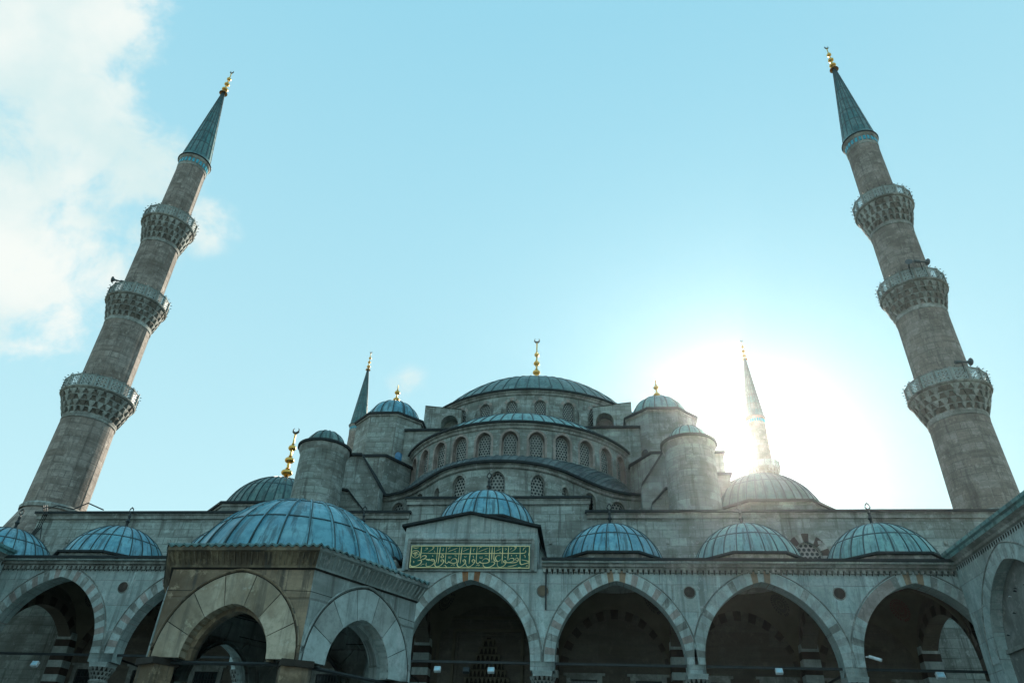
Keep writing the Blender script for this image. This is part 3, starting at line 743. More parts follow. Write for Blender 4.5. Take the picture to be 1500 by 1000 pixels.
def parapet(mb, z, rb, hp, nP=16):
    """pierced stone slabs between posts: mats 0 slab 1 post 2 knob"""
    for i in range(nP):
        a0 = 2*pi*i/nP; a1 = 2*pi*(i+1)/nP
        p0 = Vector((rb*cos(a0), rb*sin(a0), 0)); p1 = Vector((rb*cos(a1), rb*sin(a1), 0)); n_ = (p0+p1).normalized()
        L_ = (p1-p0).length; e = (p1-p0)/L_
        nx, nz_ = 3, 3; mg = L_*.16; bz = hp*.13; cw = (L_-2*mg)/nx; ch = (hp-2*bz)/nz_
        Q = lambda u, v, d=0: p0+e*u+Vector((0, 0, z+v))-n_*d
        for d in (0, .09):
            mb.f([Q(0, 0, d), Q(L_, 0, d), Q(L_, bz, d), Q(0, bz, d)], 0); mb.f([Q(0, hp-bz, d), Q(L_, hp-bz, d), Q(L_, hp, d), Q(0, hp, d)], 0)
            mb.f([Q(0, bz, d), Q(mg, bz, d), Q(mg, hp-bz, d), Q(0, hp-bz, d)], 0); mb.f([Q(L_-mg, bz, d), Q(L_, bz, d), Q(L_, hp-bz, d), Q(L_-mg, hp-bz, d)], 0)
            for ix in range(nx):
                for iz in range(nz_):
                    cx_, cz = mg+cw*(ix+.5), bz+ch*(iz+.5)
                    for k in range(8):
                        b0, b1 = pi/4*k+pi/8, pi/4*(k+1)+pi/8
                        def sq(b):
                            c_, s_ = cos(b), sin(b); mx = max(abs(c_), abs(s_)); return (cx_+cw/2*c_/mx, cz+ch/2*s_/mx)
                        r = .34
                        mb.f([Q(*sq(b0), d), Q(*sq(b1), d), Q(cx_+cw*r*cos(b1), cz+ch*r*sin(b1), d), Q(cx_+cw*r*cos(b0), cz+ch*r*sin(b0), d)], 0)
        mb.f([Q(0, hp, -.03), Q(L_, hp, -.03), Q(L_, hp, .12), Q(0, hp, .12)], 1)
        mb.f([Q(0, hp-.07, -.03), Q(L_, hp-.07, -.03), Q(L_, hp, -.03), Q(0, hp, -.03)], 1)
        Mx = Matrix.Rotation(a0, 4, 'Z')
        mb.box((rb-.06, -.07, z), (rb+.06, .07, z+hp+.03), 1, Mx)
        for u in (.25, .75):
            c = Q(L_*u, hp*.98, -.1); mb.tube([c+n_*.0, c+n_*.12], .026, 2, 5)
            c = Q(L_*u, hp*.1, -.02); mb.tube([c, c+n_*.14], .026, 2, 5)
            c = Q(L_*u, hp*.55, -.02); mb.tube([c, c+n_*.12], .022, 2, 5)
def make_minaret(x, y, label):
    root = thing('minaret', (x, y, 0), label, 'minaret', 'slender minarets with three balconies')
    def b(mb, name, parent=root): 
        ob = mb.build(name, None); ob.parent = parent; return ob
    s_ = MB(['ashlar_min', 'trim', 'edge'])
    # square-ish base turning into the shaft
    s_.prism(polyoct(0, 0, 3.3, 8), 0, 13.6, 0)
    base = polyoct(0, 0, 3.3, 16, 0); topp = polyoct(0, 0, 1.86, 16, 0)
    for k in range(16):
        j = (k+1) % 16; s_.f([(*base[k], 13.6), (*base[j], 13.6), (*topp[j], 17.4), (*topp[k], 17.4)], 0)
    s_.lathe(0, 0, [(2.0, 17.3), (2.02, 17.5), (1.9, 17.65)], 32, 1)
    SH = ((17.4, 24.4, 1.86, 1.76), (26.0, 32.9, 1.68, 1.66), (34.6, 41.1, 1.52, 1.5), (43.2, 50.6, 1.28, 1.22))
    ng = 16
    for z0, z1, r0, r1 in SH:
        # sixteen faint facets with a roll moulding on each corner
        s_.lathe(0, 0, [(r0, z0), (r1, z1)], ng*3, 0, sm=False, mod=lambda t, r, z: 1/ (cos(((t % (2*pi/ng))-pi/ng)*1.0)) * cos(pi/ng) * 1.012)
        for k in range(ng):
            t = 2*pi*k/ng
            s_.tube([(r0*1.0*cos(t), r0*sin(t), z0), (r1*cos(t), r1*sin(t), z1-.5)], .035, 0, 5)
        s_.lathe(0, 0, [(r1+.0, z1-.5), (r1+.06, z1-.45), (r1+.06, z1-.3), (r1, z1-.25)], 32, 1)
    sh = b(s_, 'shaft')
    for zb, zt_, rs, rb, hp in ((24.3, 26.05, 1.76, 2.52, .95), (32.75, 34.65, 1.66, 2.27, .95), (40.95, 43.15, 1.5, 2.16, .97)):
        m1 = MB(['ashlar_min', 'trim', 'iron', 'recess_shade']); balcony(m1, zb, zt_, rs, rb, hp); bo = b(m1, 'balcony')
        m2 = MB(['marble', 'trim', 'iron']); parapet(m2, zt_, rb-.02, hp); b(m2, 'parapet', bo)
    c = MB(['trim', 'tile', 'edge', 'lead_cone', 'seam'])
    c.lathe(0, 0, [(1.22, 50.3), (1.27, 50.35), (1.29, 50.45)], 32, 0)
    for k in range(24):
        a = 2*pi*k/24; Mx = Matrix.Rotation(a, 4, 'Z'); c.box((1.24, -.1, 50.5), (1.30, .1, 50.95), 1, Mx)
    c.lathe(0, 0, [(1.29, 50.45), (1.25, 50.5), (1.25, 51.0), (1.38, 51.1), (1.42, 51.25), (1.3, 51.4)], 32, 0)
    cpf = [(1.46, 51.3), (1.5, 51.36), (1.38, 51.5), (1.28, 51.9), (.12, 61.9), (0, 62)]
    c.lathe(0, 0, cpf[:2], 32, 2)
    c.lathe(0, 0, cpf[1:], 32, 3)
    ribs(c, 0, 0, [(1.28, 51.9)]+[(1.28-(1.16)*k/10, 51.9+k) for k in range(1, 11)], 16, .035, .03, 4, upto=1)
    for q in (.16, .32, .48, .64, .8): 
        r = 1.28-1.16*q; z = 51.9+10*q; c.lathe(0, 0, [(r+.02, z-.03), (r+.035, z), (r+.02, z+.03)], 24, 4)
    co_ = b(c, 'cone_roof')
    fn = finial(0, 0, 61.8, 4.0, 'gold', None, 3, .72, tip='bronze'); fn.parent = root
    return root
mn = make_minaret(-35.86, 42.92, 'tall near minaret at left with warm sunlit right edge, cone roof beside the cloud')
for (x, y, lb) in ((24.48, 44.59, 'tall near minaret rising behind the right end of the front wall'),
                   (-35.4, 96.9, 'far minaret whose spire shows just left of the blue capped octagonal tower'),
                   (24.9, 96.3, 'far minaret standing in the sun glare behind the right corner dome')):
    c = copy_tree(mn); c.location = (x, y, 0); c['label'] = lb; c.rotation_euler.z = random.uniform(0, .4)

# ------------------------------------------------------------------ loudspeakers on the balconies
def horn(x, y, z, az, label):
    root = thing('loudspeaker', (x, y, z), label, 'loudspeaker', 'horn loudspeakers on the minaret balconies')
    d = Vector((cos(az), sin(az), .12)).normalized(); P = Vector((x, y, z))
    mb = MB(['horn']); a = [P-d*.3, P-d*.1, P+d*.12, P+d*.26, P+d*.34]
    mb.tube(a, [.06, .06, .08, .15, .26], 0, 12); mb.build('horn', root)
    mb = MB(['horn']); mb.tube([P-d*.75, P-d*.35], .12, 0, 8); mb.build('driver', root)
    mb = MB(['iron']); mb.tube([P-d*.3-Vector((0, 0, .05)), P-d*.3-Vector((0, 0, .75))], .035, 0, 6); mb.build('bracket', root)
horn(-36.8, 40.9, 35.9, radians(195), 'grey horn loudspeaker on the middle balcony of the left minaret')
horn(24.6, 42.1, 35.85, radians(15), 'rightmost grey horn on the middle balcony of the near right minaret')
horn(23.6, 42.2, 35.7, radians(250), 'grey horn facing the courtyard on the middle balcony of the near right minaret')
horn(24.85, 42.0, 27.25, radians(10), 'grey horn loudspeaker on the lowest balcony of the near right minaret')

# ------------------------------------------------------------------ portico
YP = 32.7; TH = .75
CEN = [-25.5, -18.8, -12.1, -5.4, 1.2, 7.5, 13.9]
HW, SP, RI = 2.78, 7.1, 3.4
port = thing('portico', (AX, YP, 0), 'marble arcade of pointed arches with striped voussoirs under a row of blue lead domes', 'arcade')
mpp = flat(0, YP)
X0, X1 = -29.4, 17.0
mb = MB(['marble', 'trim', 'edge', 'lead_dark', 'joint', 'grime_shade'])
ops = [(c, HW, 0, SP, RI) for c in CEN]
# wall above the springing only: piers below are columns
PO = [(c, HW, SP-.35, SP, RI) for c in CEN]
wall_open(mb, X0, X1, SP-.35, 11.0, PO, mpp, 0, 0, TH, 1.2, n=14, back=True)
for a, b in ((X0, -8.95), (-2.15, X1)):
    mb.box((a, YP-.08, 11.0), (b, YP+TH, 11.08), 1)
    k = int((b-a)/.24)
    for i in range(k):       # small corbel row
        x = a+.05+i*.24
        mb.box((x, YP-.14, 10.84), (x+.13, YP-.004, 11.0), 1)
        mb.f([(x+.13, YP-.006, 10.99), (x+.24, YP-.006, 10.99), (x+.215, YP-.006, 10.82), (x+.185, YP-.006, 10.76), (x+.155, YP-.006, 10.82)], 5)  # flat near-black scallop between two corbels
    mb.box((a, YP-.2, 11.08), (b, YP+TH, 11.22), 1)
    mb.box((a, YP-.34, 11.22), (b, YP+TH, 11.3), 0)
    mb.box((a, YP-.42, 11.3), (b, YP+.6, 11.42), 2)
    mb.f([(a, YP-.4, 11.425), (b, YP-.4, 11.425), (b, YW, 11.9), (a, YW, 11.9)], 3)
for x in (-2.05, -2.05+0.0,):
    pass
for c in CEN:     # joints of the marble facing and a thin rim moulding round each arch
    Pm = archy(HW+.50, RI+.58, 24)
    pts = [mpp(c+x, SP+y, -.012) for x, y in Pm if True]
    mb.tube(pts, .03, 1, 4)
wall = mb.build('arcade_wall', port)
for i, c in enumerate(CEN):
    r = MB(['marble_pale', 'pink', 'orange', 'trim', 'marble_mid', 'ochre'])
    def key(b, n, i=i):
        mid_ = n//2
        if i == 3 and abs(b-mid_) == 1: return 2
        if i in (4, 5, 6) and abs(b-mid_) == 1: return 5
        if i == 6 and b < mid_-3 and b > mid_-12: return 1
        return 0 if (b % 2 == 0) else ((1 if b % 4 == 1 else 3) if i in (0, 1, 4) else (4 if (b*7+i) % 3 else 3))
    ring(r, c, HW, SP, RI, .44, mpp, .03, TH+.0, 37, key=key)
    r.build('arch_ring', wall)
# columns with stalactite capitals and impost blocks
cols = [(a+b)/2 for a, b in zip(CEN[:-1], CEN[1:])]
cols = [-28.75]+cols+[16.35]
def make_column():
    cmb = MB(['marble', 'marble_pale', 'trim', 'joint'])
    cmb.lathe(0, 0, [(.48, .35), (.5, .55), (.38, .7), (.36, 3.0), (.34, 5.9)], 24, 1)
    cmb.lathe(0, 0, [(.34, 5.9), (.4, 5.93), (.4, 6.0), (.35, 6.05)], 24, 2)
    for k in range(3):
        r0 = .34+.07*k; z0 = 6.05+.16*k
        for i in range(16):
            a = 2*pi*(i+.5*(k % 2))/16; Mx = Matrix.Rotation(a, 4, 'Z'); w = .07
            P = lambda *p: Mx @ Vector(p)
            A = [P(r0+.09, -w, z0+.16), P(r0+.09, w, z0+.16), P(r0-.1, w, z0+.16), P(r0-.1, -w, z0+.16)]
            t_ = P(r0-.02, 0, z0-.08)
            for j in range(4): cmb.f([A[j], A[(j+1) % 4], t_], 2)
        cmb.lathe(0, 0, [(r0-.02, z0-.1), (r0, z0+.15), (r0+.07, z0+.16)], 24, 3)
    # cap block flaring to the impost
    for (h0, z0, h1, z1) in ((.40, 6.53, .40, 6.6), (.40, 6.6, .44, SP-.36)):
        a = [(-h0, -h0, z0), (h0, -h0, z0), (h0, h0, z0), (-h0, h0, z0)]; b = [(-h1, -h1, z1), (h1, -h1, z1), (h1, h1, z1), (-h1, h1, z1)]
        for j in range(4): cmb.f([a[j], a[(j+1) % 4], b[(j+1) % 4], b[j]], 1)
        cmb.f(a, 1); cmb.f(b, 1)
    ob = cmb.build('column', None); return ob
c0 = make_column()
for i, x in enumerate(cols):
    c = c0 if i == 0 else c0.copy()
    if i: COL.objects.link(c)
    c.parent = port; c.location = (x-AX, TH/2, 0)
# raised middle bay with a low gable, behind the inscription
mb = MB(['marble', 'trim', 'edge', 'lead_dark'])
gx0, gx1, gy = -8.66, -2.38, YP-.12
gz = lambda x: 12.86+max(0, 1-abs(x+5.58)/3.2)*.68
xs = [gx0, -5.58, gx1]
for a, b in zip(xs[:-1], xs[1:]):
    mb.f([(a, gy, 10.86), (b, gy, 10.86), (b, gy, gz(b)), (a, gy, gz(a))], 0)
    for (dy, z) in ((-.28, 0.0),):
        bx = [(a-(.18 if a == gx0 else 0), gy-.2, gz(a)), (b+(.18 if b == gx1 else 0), gy-.2, gz(b)), (b+(.18 if b == gx1 else 0), 38.6, gz(b)), (a-(.18 if a == gx0 else 0), 38.6, gz(a))]
        tx_ = [(x, y, z_+.11) for x, y, z_ in bx]; mb.f(bx, 2); mb.f(tx_, 3)
        for k in range(4): mb.f([bx[k], bx[(k+1) % 4], tx_[(k+1) % 4], tx_[k]], 2)
for x in (gx0, gx1): mb.f([(x, gy, 10.86), (x, 38.6, 10.86), (x, 38.6, 12.86), (x, gy, 12.86)], 0)
mb.f([(gx0, gy, 10.86), (gx1, gy, 10.86), (gx1, YP, 10.86), (gx0, YP, 10.86)], 1)
# frame mouldings
fr = [(-8.42, 12.16, -2.62, 12.27, .07), (-8.48, 12.27, -2.55, 12.35, .11), (-8.50, 10.88, -8.36, 12.27, .09), (-2.64, 10.88, -2.5, 12.27, .09)]
for x0, z0, x1, z1, d in fr: mb.box((x0, gy-d, z0), (x1, gy-.003, z1), 1)
# stepped return wings at both sides
for sx in (-1, 1):
    xa = gx1 if sx > 0 else gx0; xb = xa+sx*.62
    a, b = sorted((xa+sx*.003, xb))
    pz = [12.55, 11.4] if sx > 0 else [11.4, 12.55]
    yy = 34.2
    mb.f([(a, yy, 11.3), (b, yy, 11.3), (b, yy, pz[1] if sx > 0 else pz[1]), (a, yy, pz[0])], 0)
    bx = [(a, yy-.2, pz[0]), (b, yy-.2, pz[1]), (b, 38.6, pz[1]), (a, 38.6, pz[0])]; tx_ = [(x, y, z_+.12) for x, y, z_ in bx]
    mb.f(bx, 2); mb.f(tx_, 2)
    for k in range(4): mb.f([bx[k], bx[(k+1) % 4], tx_[(k+1) % 4], tx_[k]], 2)
gb = mb.build('portal_gable', port)
# portico domes
def pdome(cx_, R, zb, H, mat, pol=True, fin=True, lab=None, zf=11.5):
    mb = MB(['trim', 'edge', 'lead_dark'])
    mb.prism(polyoct(cx_, 36, R*1.13), zf, zb-.1, 0); mb.prism(polyoct(cx_, 36, R*1.2), zb-.1, zb+.0, 1, 2)
    b_ = mb.build('dome_base', port)
    d = dome(b_, cx_, 36, R, zb+.0, H, mat, 26, (.34,), 'dome', .028, .035, 78, label=lab)
    if fin: leaf_finial(cx_, 36, zb+H, 1.22, b_)
spec = [(-32.0, 2.6, 11.95, 2.0, 'lead_blue'), (-25.4, 2.62, 11.95, 2.08, 'lead_blue'), (-18.7, 2.6, 11.95, 2.1, 'lead_blue'), (-12.0, 2.6, 11.95, 2.1, 'lead_blue'),
        (1.12, 2.62, 12.0, 2.15, 'lead_blue'), (7.75, 2.62, 12.0, 2.15, 'lead_teal'), (14.05, 2.62, 12.0, 2.15, 'lead_teal')]
for s_ in spec: pdome(*s_)
pdome(-5.3, 2.65, 13.75, 2.2, 'lead_blue', zf=13.05, lab='taller blue dome behind the gable over the inscription')
# inner vaults, transverse arches, painted medallions
YB = YW-.02
ctr = [(a+b)/2 for a, b in zip(cols[:-1], cols[1:])]
vy0, vy1 = YP+TH, YW-.05
for i, cx_ in enumerate(CEN):
    a = (cols[i+1]-cols[i])/2-.35; b = (vy1-vy0)/2; cyy = (vy0+vy1)/2; cxx = (cols[i+1]+cols[i])/2
    Rv = sqrt(a*a+b*b)*1.0
    zz = lambda x, y: min(SP+.45+1.15*sqrt(max(0, Rv*Rv-x*x-y*y)), 11.25 if x*x+y*y > 6.9 else 99)
    v = MB(['plaster', 'paint_dark', 'paint_red'])
    G = 22
    for p in range(G):
        for q in range(G):
            xs_ = [-a+2*a*p/G, -a+2*a*(p+1)/G]; ys_ = [-b+2*b*q/G, -b+2*b*(q+1)/G]
            v.f([(cxx+x, cyy+y, zz(x, y)) for x, y in ((xs_[0], ys_[0]), (xs_[1], ys_[0]), (xs_[1], ys_[1]), (xs_[0], ys_[1]))], 0, None, True)
    mr_ = 2 if i == 6 else 1
    for sx in (-1, 1):          # medallion on each rear pendentive
        mx_, my_ = sx*a*.72, b*.66
        for k in range(24):
            t0, t1 = 2*pi*k/24, 2*pi*(k+.62)/24
            for r0, r1 in ((.05, .18), (.22, .38), (.42, .52)):
                pts = [(mx_+r*cos(t)*.8, my_+r*sin(t)*.8) for r, t in ((r0, t0), (r1, t0), (r1, t1), (r0, t1))]
                v.f([(cxx+x, cyy+y, zz(x, y)-.015) for x, y in pts], mr_)
    for k in range(40):         # ring of painted ornament under the dome
        t0, t1 = 2*pi*k/40, 2*pi*(k+.7)/40
        for r0, r1 in ((1.75, 1.95), (1.45, 1.55)):
            v.f([(cxx+r*cos(t), cyy+r*sin(t), zz(r*cos(t), r*sin(t))-.015) for r, t in ((r0, t0), (r1, t0), (r1, t1), (r0, t1))], mr_)
    v.build('vault', port)
for x in cols:
    mb = MB(['wall_in', 'marble_pale', 'dark_stone'])
    mpt = lambda u, z, d, x=x: (x-.36+d, u, z)
    c_ = (vy0+vy1)/2; h_ = (vy1-vy0)/2
    wall_open(mb, vy0, vy1, SP-.3, 11.3, [(c_, h_-.02, SP-.3, SP, 2.9)], mpt, 0, 0, .72, 1.2, back=True)
    ring(mb, c_, h_-.02, SP, 2.9, .4, mpt, .015, .735, 19, (0, 2))
    ring(mb, c_, h_-.02, SP, 2.9, .4, lambda u, z, d, x=x: (x+.36-d, u, z), .015, .0, 19, (0, 2))
    mb.build('transverse_arch', port)
    mb = MB(['marble_pale', 'dark_stone'])
    z = .4; k = 0
    while z < SP+1.9:
        mb.box((x-.42, 38.75, z), (x+.42, YB-.01, z+.345), k % 2); z += .35; k += 1
    mb.build('striped_pilaster', port)
# wall inside the portico: lunette arches, lower windows, portal
mb = MB(['wall_in', 'trim', 'dark_stone', 'marble_pale', 'glass', 'iron'])
mb.f([(X0, YB-.03, .35), (X1, YB-.03, .35), (X1, YB-.03, 11.5), (X0, YB-.03, 11.5)], 0)
mpi = flat(0, YB-.03)
for i, c in enumerate(CEN):
    if i == 3: continue
    ring(mb, c+.05, 2.5, 7.75, 2.62, .42, mpi, .03, .03, 23, (0, 2))
    for s_ in (-1, 1):
        xm = c+s_*1.6; x0, x1 = xm-.65, xm+.65
        mb.f([(x0, YB-.045, 4.6), (x1, YB-.045, 4.6), (x1, YB-.045, 7.42), (x0, YB-.045, 7.42)], 4)
        for (a, b_, z0, z1) in ((x0-.25, x1+.25, 7.42, 7.6), (x0-.25, x0, 4.4, 7.42), (x1, x1+.25, 4.4, 7.42), (x0-.4, x1+.4, 7.6, 7.72)):
            mb.box((a, YB-.16, z0), (b_, YB-.032, z1), 1)
        for k in range(7): mb.box((x0+.16*k+.12, YB-.1, 4.6), (x0+.16*k+.15, YB-.07, 7.41), 5)
        for k in range(9): mb.box((x0, YB-.105, 4.8+k*.32), (x1, YB-.075, 4.83+k*.32), 5)
inner = mb.build('inner_wall', port)
mb = MB(['wall_in', 'plaster', 'plaster', 'dark_stone', 'grime_shade', 'gold'])
for (x0, x1, zt_, d, m_) in ((-8.1, -2.5, 10.4, .10, 1), (-7.95, -2.65, 10.25, .05, 0), (-7.25, -3.5, 9.75, .2, 1), (-7.1, -3.65, 9.6, .1, 0)):
    for (a, b_, z0, z1) in ((x0, x1, zt_-.14, zt_), (x0, x0+.14, .4, zt_-.14), (x1-.14, x1, .4, zt_-.14)):
        mb.box((a, YB-.03-d, z0), (b_, YB-.034, z1), m_)
cxp = -5.35
# stalactite niche: shrinking tiers of little cells over a flat sheet painted black as shade
for k in range(7):
    z = 6.7+k*.36; w = 1.25-.165*k
    if w < .15: w = .15
    n_ = max(2, int(w*2/.2))
    for j in range(n_+1):
        x = cxp-w+2*w*j/n_
        yb = YB-.30-.05*(k % 2)
        mb.f([(x-.085, yb, z+.3), (x+.085, yb, z+.3), (x, yb+.05, z-.02)], 1); mb.f([(x-.085, yb, z+.3), (x, yb+.05, z-.02), (x-.085, yb+.2, z+.3)], 1); mb.f([(x+.085, yb, z+.3), (x, yb+.05, z-.02), (x+.085, yb+.2, z+.3)], 1)
    mb.box((cxp-w-.06, YB-.34-.05*(k % 2), z+.3), (cxp+w+.06, YB-.1, z+.35), 2)
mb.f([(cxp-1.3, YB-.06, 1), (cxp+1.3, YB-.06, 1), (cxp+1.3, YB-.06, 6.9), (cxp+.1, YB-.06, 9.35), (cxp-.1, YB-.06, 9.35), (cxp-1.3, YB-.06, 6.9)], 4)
mb.build('muqarnas_portal', port)
# tie rods
for i, c in enumerate(CEN):
    mb = MB(['iron']); mb.box((c-HW-.05, YP+.3, SP-.07), (c+HW+.05, YP+.38, SP+.03)); mb.build('tie_rod', port)
for x in cols[1:-1]:
    mb = MB(['iron']); mb.box((x-.04, YP+TH-.1, SP-.06), (x+.04, YB-.1, SP+.02)); mb.build('tie_rod', port)
# porphyry roundels in the spandrels
for i, x in enumerate(cols[1:-1]):
    mb = MB(['dark_stone' if i != 3 else 'roundel_brown', 'trim']); n = 28; r = .235; zc = 10.03
    pts = [(x+.0+r*cos(2*pi*k/n), zc+r*sin(2*pi*k/n)) for k in range(n)]; po = [(x+(r+.05)*cos(2*pi*k/n), zc+(r+.05)*sin(2*pi*k/n)) for k in range(n)]
    mb.f([(a, YP-.025, b) for a, b in pts], 0)
    for k in range(n):
        j = (k+1) % n; mb.f([(pts[k][0], YP-.045, pts[k][1]), (pts[j][0], YP-.045, pts[j][1]), (po[j][0], YP-.002, po[j][1]), (po[k][0], YP-.002, po[k][1])], 1)
    mb.build('roundel', port)
mb = MB(['iron']); mb.box((-2.0, YP-.1, 9.2), (-1.93, YP-.03, 11.0)); mb.build('downpipe', port)

# ------------------------------------------------------------------ inscription panel
insc = thing('inscription_panel', (-5.54, YP-.2, 11.5), 'green panel with gilded Arabic calligraphy fixed under the portal gable', 'inscription')
ix0, ix1, iz0, iz1 = -8.29, -2.71, 10.96, 12.0; iy = gy-.1
mb = MB(['sign_green']); mb.box((ix0, iy, iz0), (ix1, gy-.005, iz1)); mb.build('board', insc)
mb = MB(['sign_gold'])
for a in ((ix0, iz0, ix1, iz0+.035), (ix0, iz1-.035, ix1, iz1), (ix0, iz0+.035, ix0+.035, iz1-.035), (ix1-.035, iz0+.035, ix1, iz1-.035)):
    mb.box((a[0], iy-.02, a[1]), (a[2], iy-.001, a[3]))
mb.build('gilt_border', insc)
def C2(P): return [(x+1425, y) for x, y in P]
ST = [  # polylines traced from the calligraphy in panel units, with pen width
 ([(318, 545), (350, 535), (395, 535), (408, 565), (375, 620), (290, 668), (205, 685), (160, 655), (148, 600), (168, 540)], 26),
 ([(375, 500), (400, 455), (450, 420), (500, 418), (512, 450), (470, 490), (400, 520), (330, 540)], 22),
 ([(404, 195), (394, 330), (376, 470)], 22),
 ([(440, 520), (490, 495), (520, 500), (535, 528), (555, 500), (568, 533), (590, 500), (603, 535), (640, 495), (650, 515), (690, 520)], 18),
 ([(695, 545), (655, 550), (640, 528), (668, 508), (698, 530), (700, 575), (680, 620), (620, 665), (550, 678), (512, 655), (520, 590)], 22),
 ([(772, 190), (758, 380), (745, 545), (718, 600), (712, 645), (740, 682), (790, 682), (850, 642), (900, 585), (912, 540), (880, 510), (848, 530), (858, 560), (905, 558)], 22),
 ([(830, 195), (808, 400), (783, 605)], 20),
 ([(850, 362), (890, 405), (905, 445), (870, 468), (846, 445), (870, 410), (908, 370)], 20),
 ([(405, 352), (560, 360), (1000, 366), (1500, 366), (2000, 356), (2600, 352), (2680, 350), (2725, 335), (2742, 305), (2730, 280)], 22),
 ([(972, 200), (955, 400), (945, 545), (965, 597), (1000, 592), (1022, 560), (1050, 582), (1130, 600), (1205, 572), (1198, 505), (1150, 483), (1095, 508), (1068, 560)], 22),
 ([(1266, 195), (1250, 400), (1240, 555), (1215, 600), (1222, 660), (1268, 688), (1340, 652), (1390, 595), (1402, 540), (1372, 510), (1343, 530), (1355, 560), (1400, 555)], 22),
 ([(1322, 195), (1300, 400), (1283, 605)], 20),
 ([(1405, 590), (1420, 650), (1460, 685), (1520, 665), (1575, 615), (1608, 560), (1600, 520), (1565, 510), (1545, 540), (1565, 568), (1610, 555)], 22),
 ([(1520, 200), (1500, 400), (1480, 610)], 22),
 (C2([(235, 195), (222, 400), (215, 550), (240, 600), (275, 590), (298, 560), (330, 588), (430, 592), (500, 562), (480, 500), (430, 483), (380, 500), (345, 550)]), 22),
 (C2([(516, 190), (508, 400), (508, 550), (480, 570)]), 20), (C2([(572, 190), (562, 400), (560, 520)]), 20), (C2([(626, 190), (612, 400), (612, 510), (650, 548), (700, 548)]), 20),
 (C2([(755, 412), (700, 405), (655, 435), (650, 500), (690, 545), (725, 540), (765, 498)]), 20),
 (C2([(545, 562), (600, 562), (628, 595), (590, 642), (500, 692), (420, 692), (372, 650), (370, 590)]), 24),
 (C2([(806, 190), (798, 400), (788, 605)]), 20),
 (C2([(690, 560), (685, 640), (728, 688), (800, 672), (858, 622), (880, 565), (860, 528), (828, 545), (838, 575), (885, 575), (1050, 578), (1130, 550), (1152, 500), (1125, 463), (1092, 480), (1098, 518), (1145, 522)]), 22),
 (C2([(935, 522), (970, 480), (1030, 473), (1058, 508), (1020, 550), (930, 575)]), 20), (C2([(935, 190), (926, 380), (918, 520)]), 20),
 (C2([(1190, 190), (1190, 400), (1188, 565), (1215, 620), (1300, 600), (1398, 562), (1330, 530), (1225, 508)]), 24),
 ([(1000, 322), (1100, 280), (1218, 228)], 15), ([(1340, 312), (1480, 240)], 15), ([(555, 328), (640, 270), (686, 215), (662, 205), (652, 228)], 16), ([(468, 292), (540, 250), (528, 228), (488, 232)], 14),
 (C2([(260, 322), (370, 275), (482, 228)]), 15), (C2([(645, 302), (770, 245)]), 14), (C2([(970, 322), (1060, 268), (1104, 210), (1075, 200), (1065, 225)]), 16), (C2([(968, 270), (1015, 212)]), 12), (C2([(912, 672), (1020, 655), (1130, 622)]), 16),
 (C2([(1250, 290), (1280, 225), (1330, 205)]), 14), (C2([(1275, 390), (1300, 420), (1300, 465)]), 14), (C2([(140, 408), (160, 470)]), 12), (C2([(290, 430), (292, 470), (318, 475), (322, 430), (326, 475), (350, 470), (352, 425)]), 11),
 (C2([(410, 412), (465, 410)]), 10), (C2([(850, 235), (885, 250), (860, 285)]), 11), (C2([(845, 425), (858, 455), (885, 440)]), 11), (C2([(200, 670), (240, 640), (290, 640), (265, 665)]), 12), (C2([(690, 215), (740, 210)]), 10),
 ([(1010, 265), (1030, 220), (1065, 222)], 13), ([(1370, 425), (1395, 450), (1425, 420)], 13), ([(1015, 430), (1018, 468), (1042, 470), (1045, 430), (1048, 470), (1072, 462), (1074, 425)], 10), ([(1145, 418), (1190, 412), (1180, 450)], 10),
 ([(380, 670), (430, 630), (480, 622)], 12), ([(1068, 665), (1110, 635), (1155, 640), (1130, 665)], 12), ([(905, 665), (945, 650), (985, 700), (1040, 705)], 14), ([(695, 290), (700, 325), (720, 325)], 10), ([(1145, 310), (1190, 320)], 12), ([(1365, 245), (1405, 220)], 10),
 (C2([(270, 265), (300, 210), (338, 212)]), 13), (C2([(400, 312), (450, 312)]), 10), (C2([(1140, 690), (1215, 695)]), 14), (C2([(1320, 680), (1340, 640), (1358, 665)]), 12), (C2([(1385, 330), (1378, 395), (1400, 405)]), 14),
 ([(195, 212), (275, 232), (350, 212)], 16),
]
DOTS = [(900, 250), (892, 292), (232, 560), (235, 585), (1425+165, 255), (1425+155, 295), (2425, 410), (2535, 410), (660, 425), (745+1425, 325)]
def panel_pt(x, y, d=0):
    xl = 175-45*(y-168)/547; xr = 2830-10*(y-168)/547
    return (ix0+(ix1-ix0)*(x-xl)/(xr-xl), iy-.006-d, iz1-(iz1-iz0)*(y-168)/547)
mb = MB(['sign_gold'])
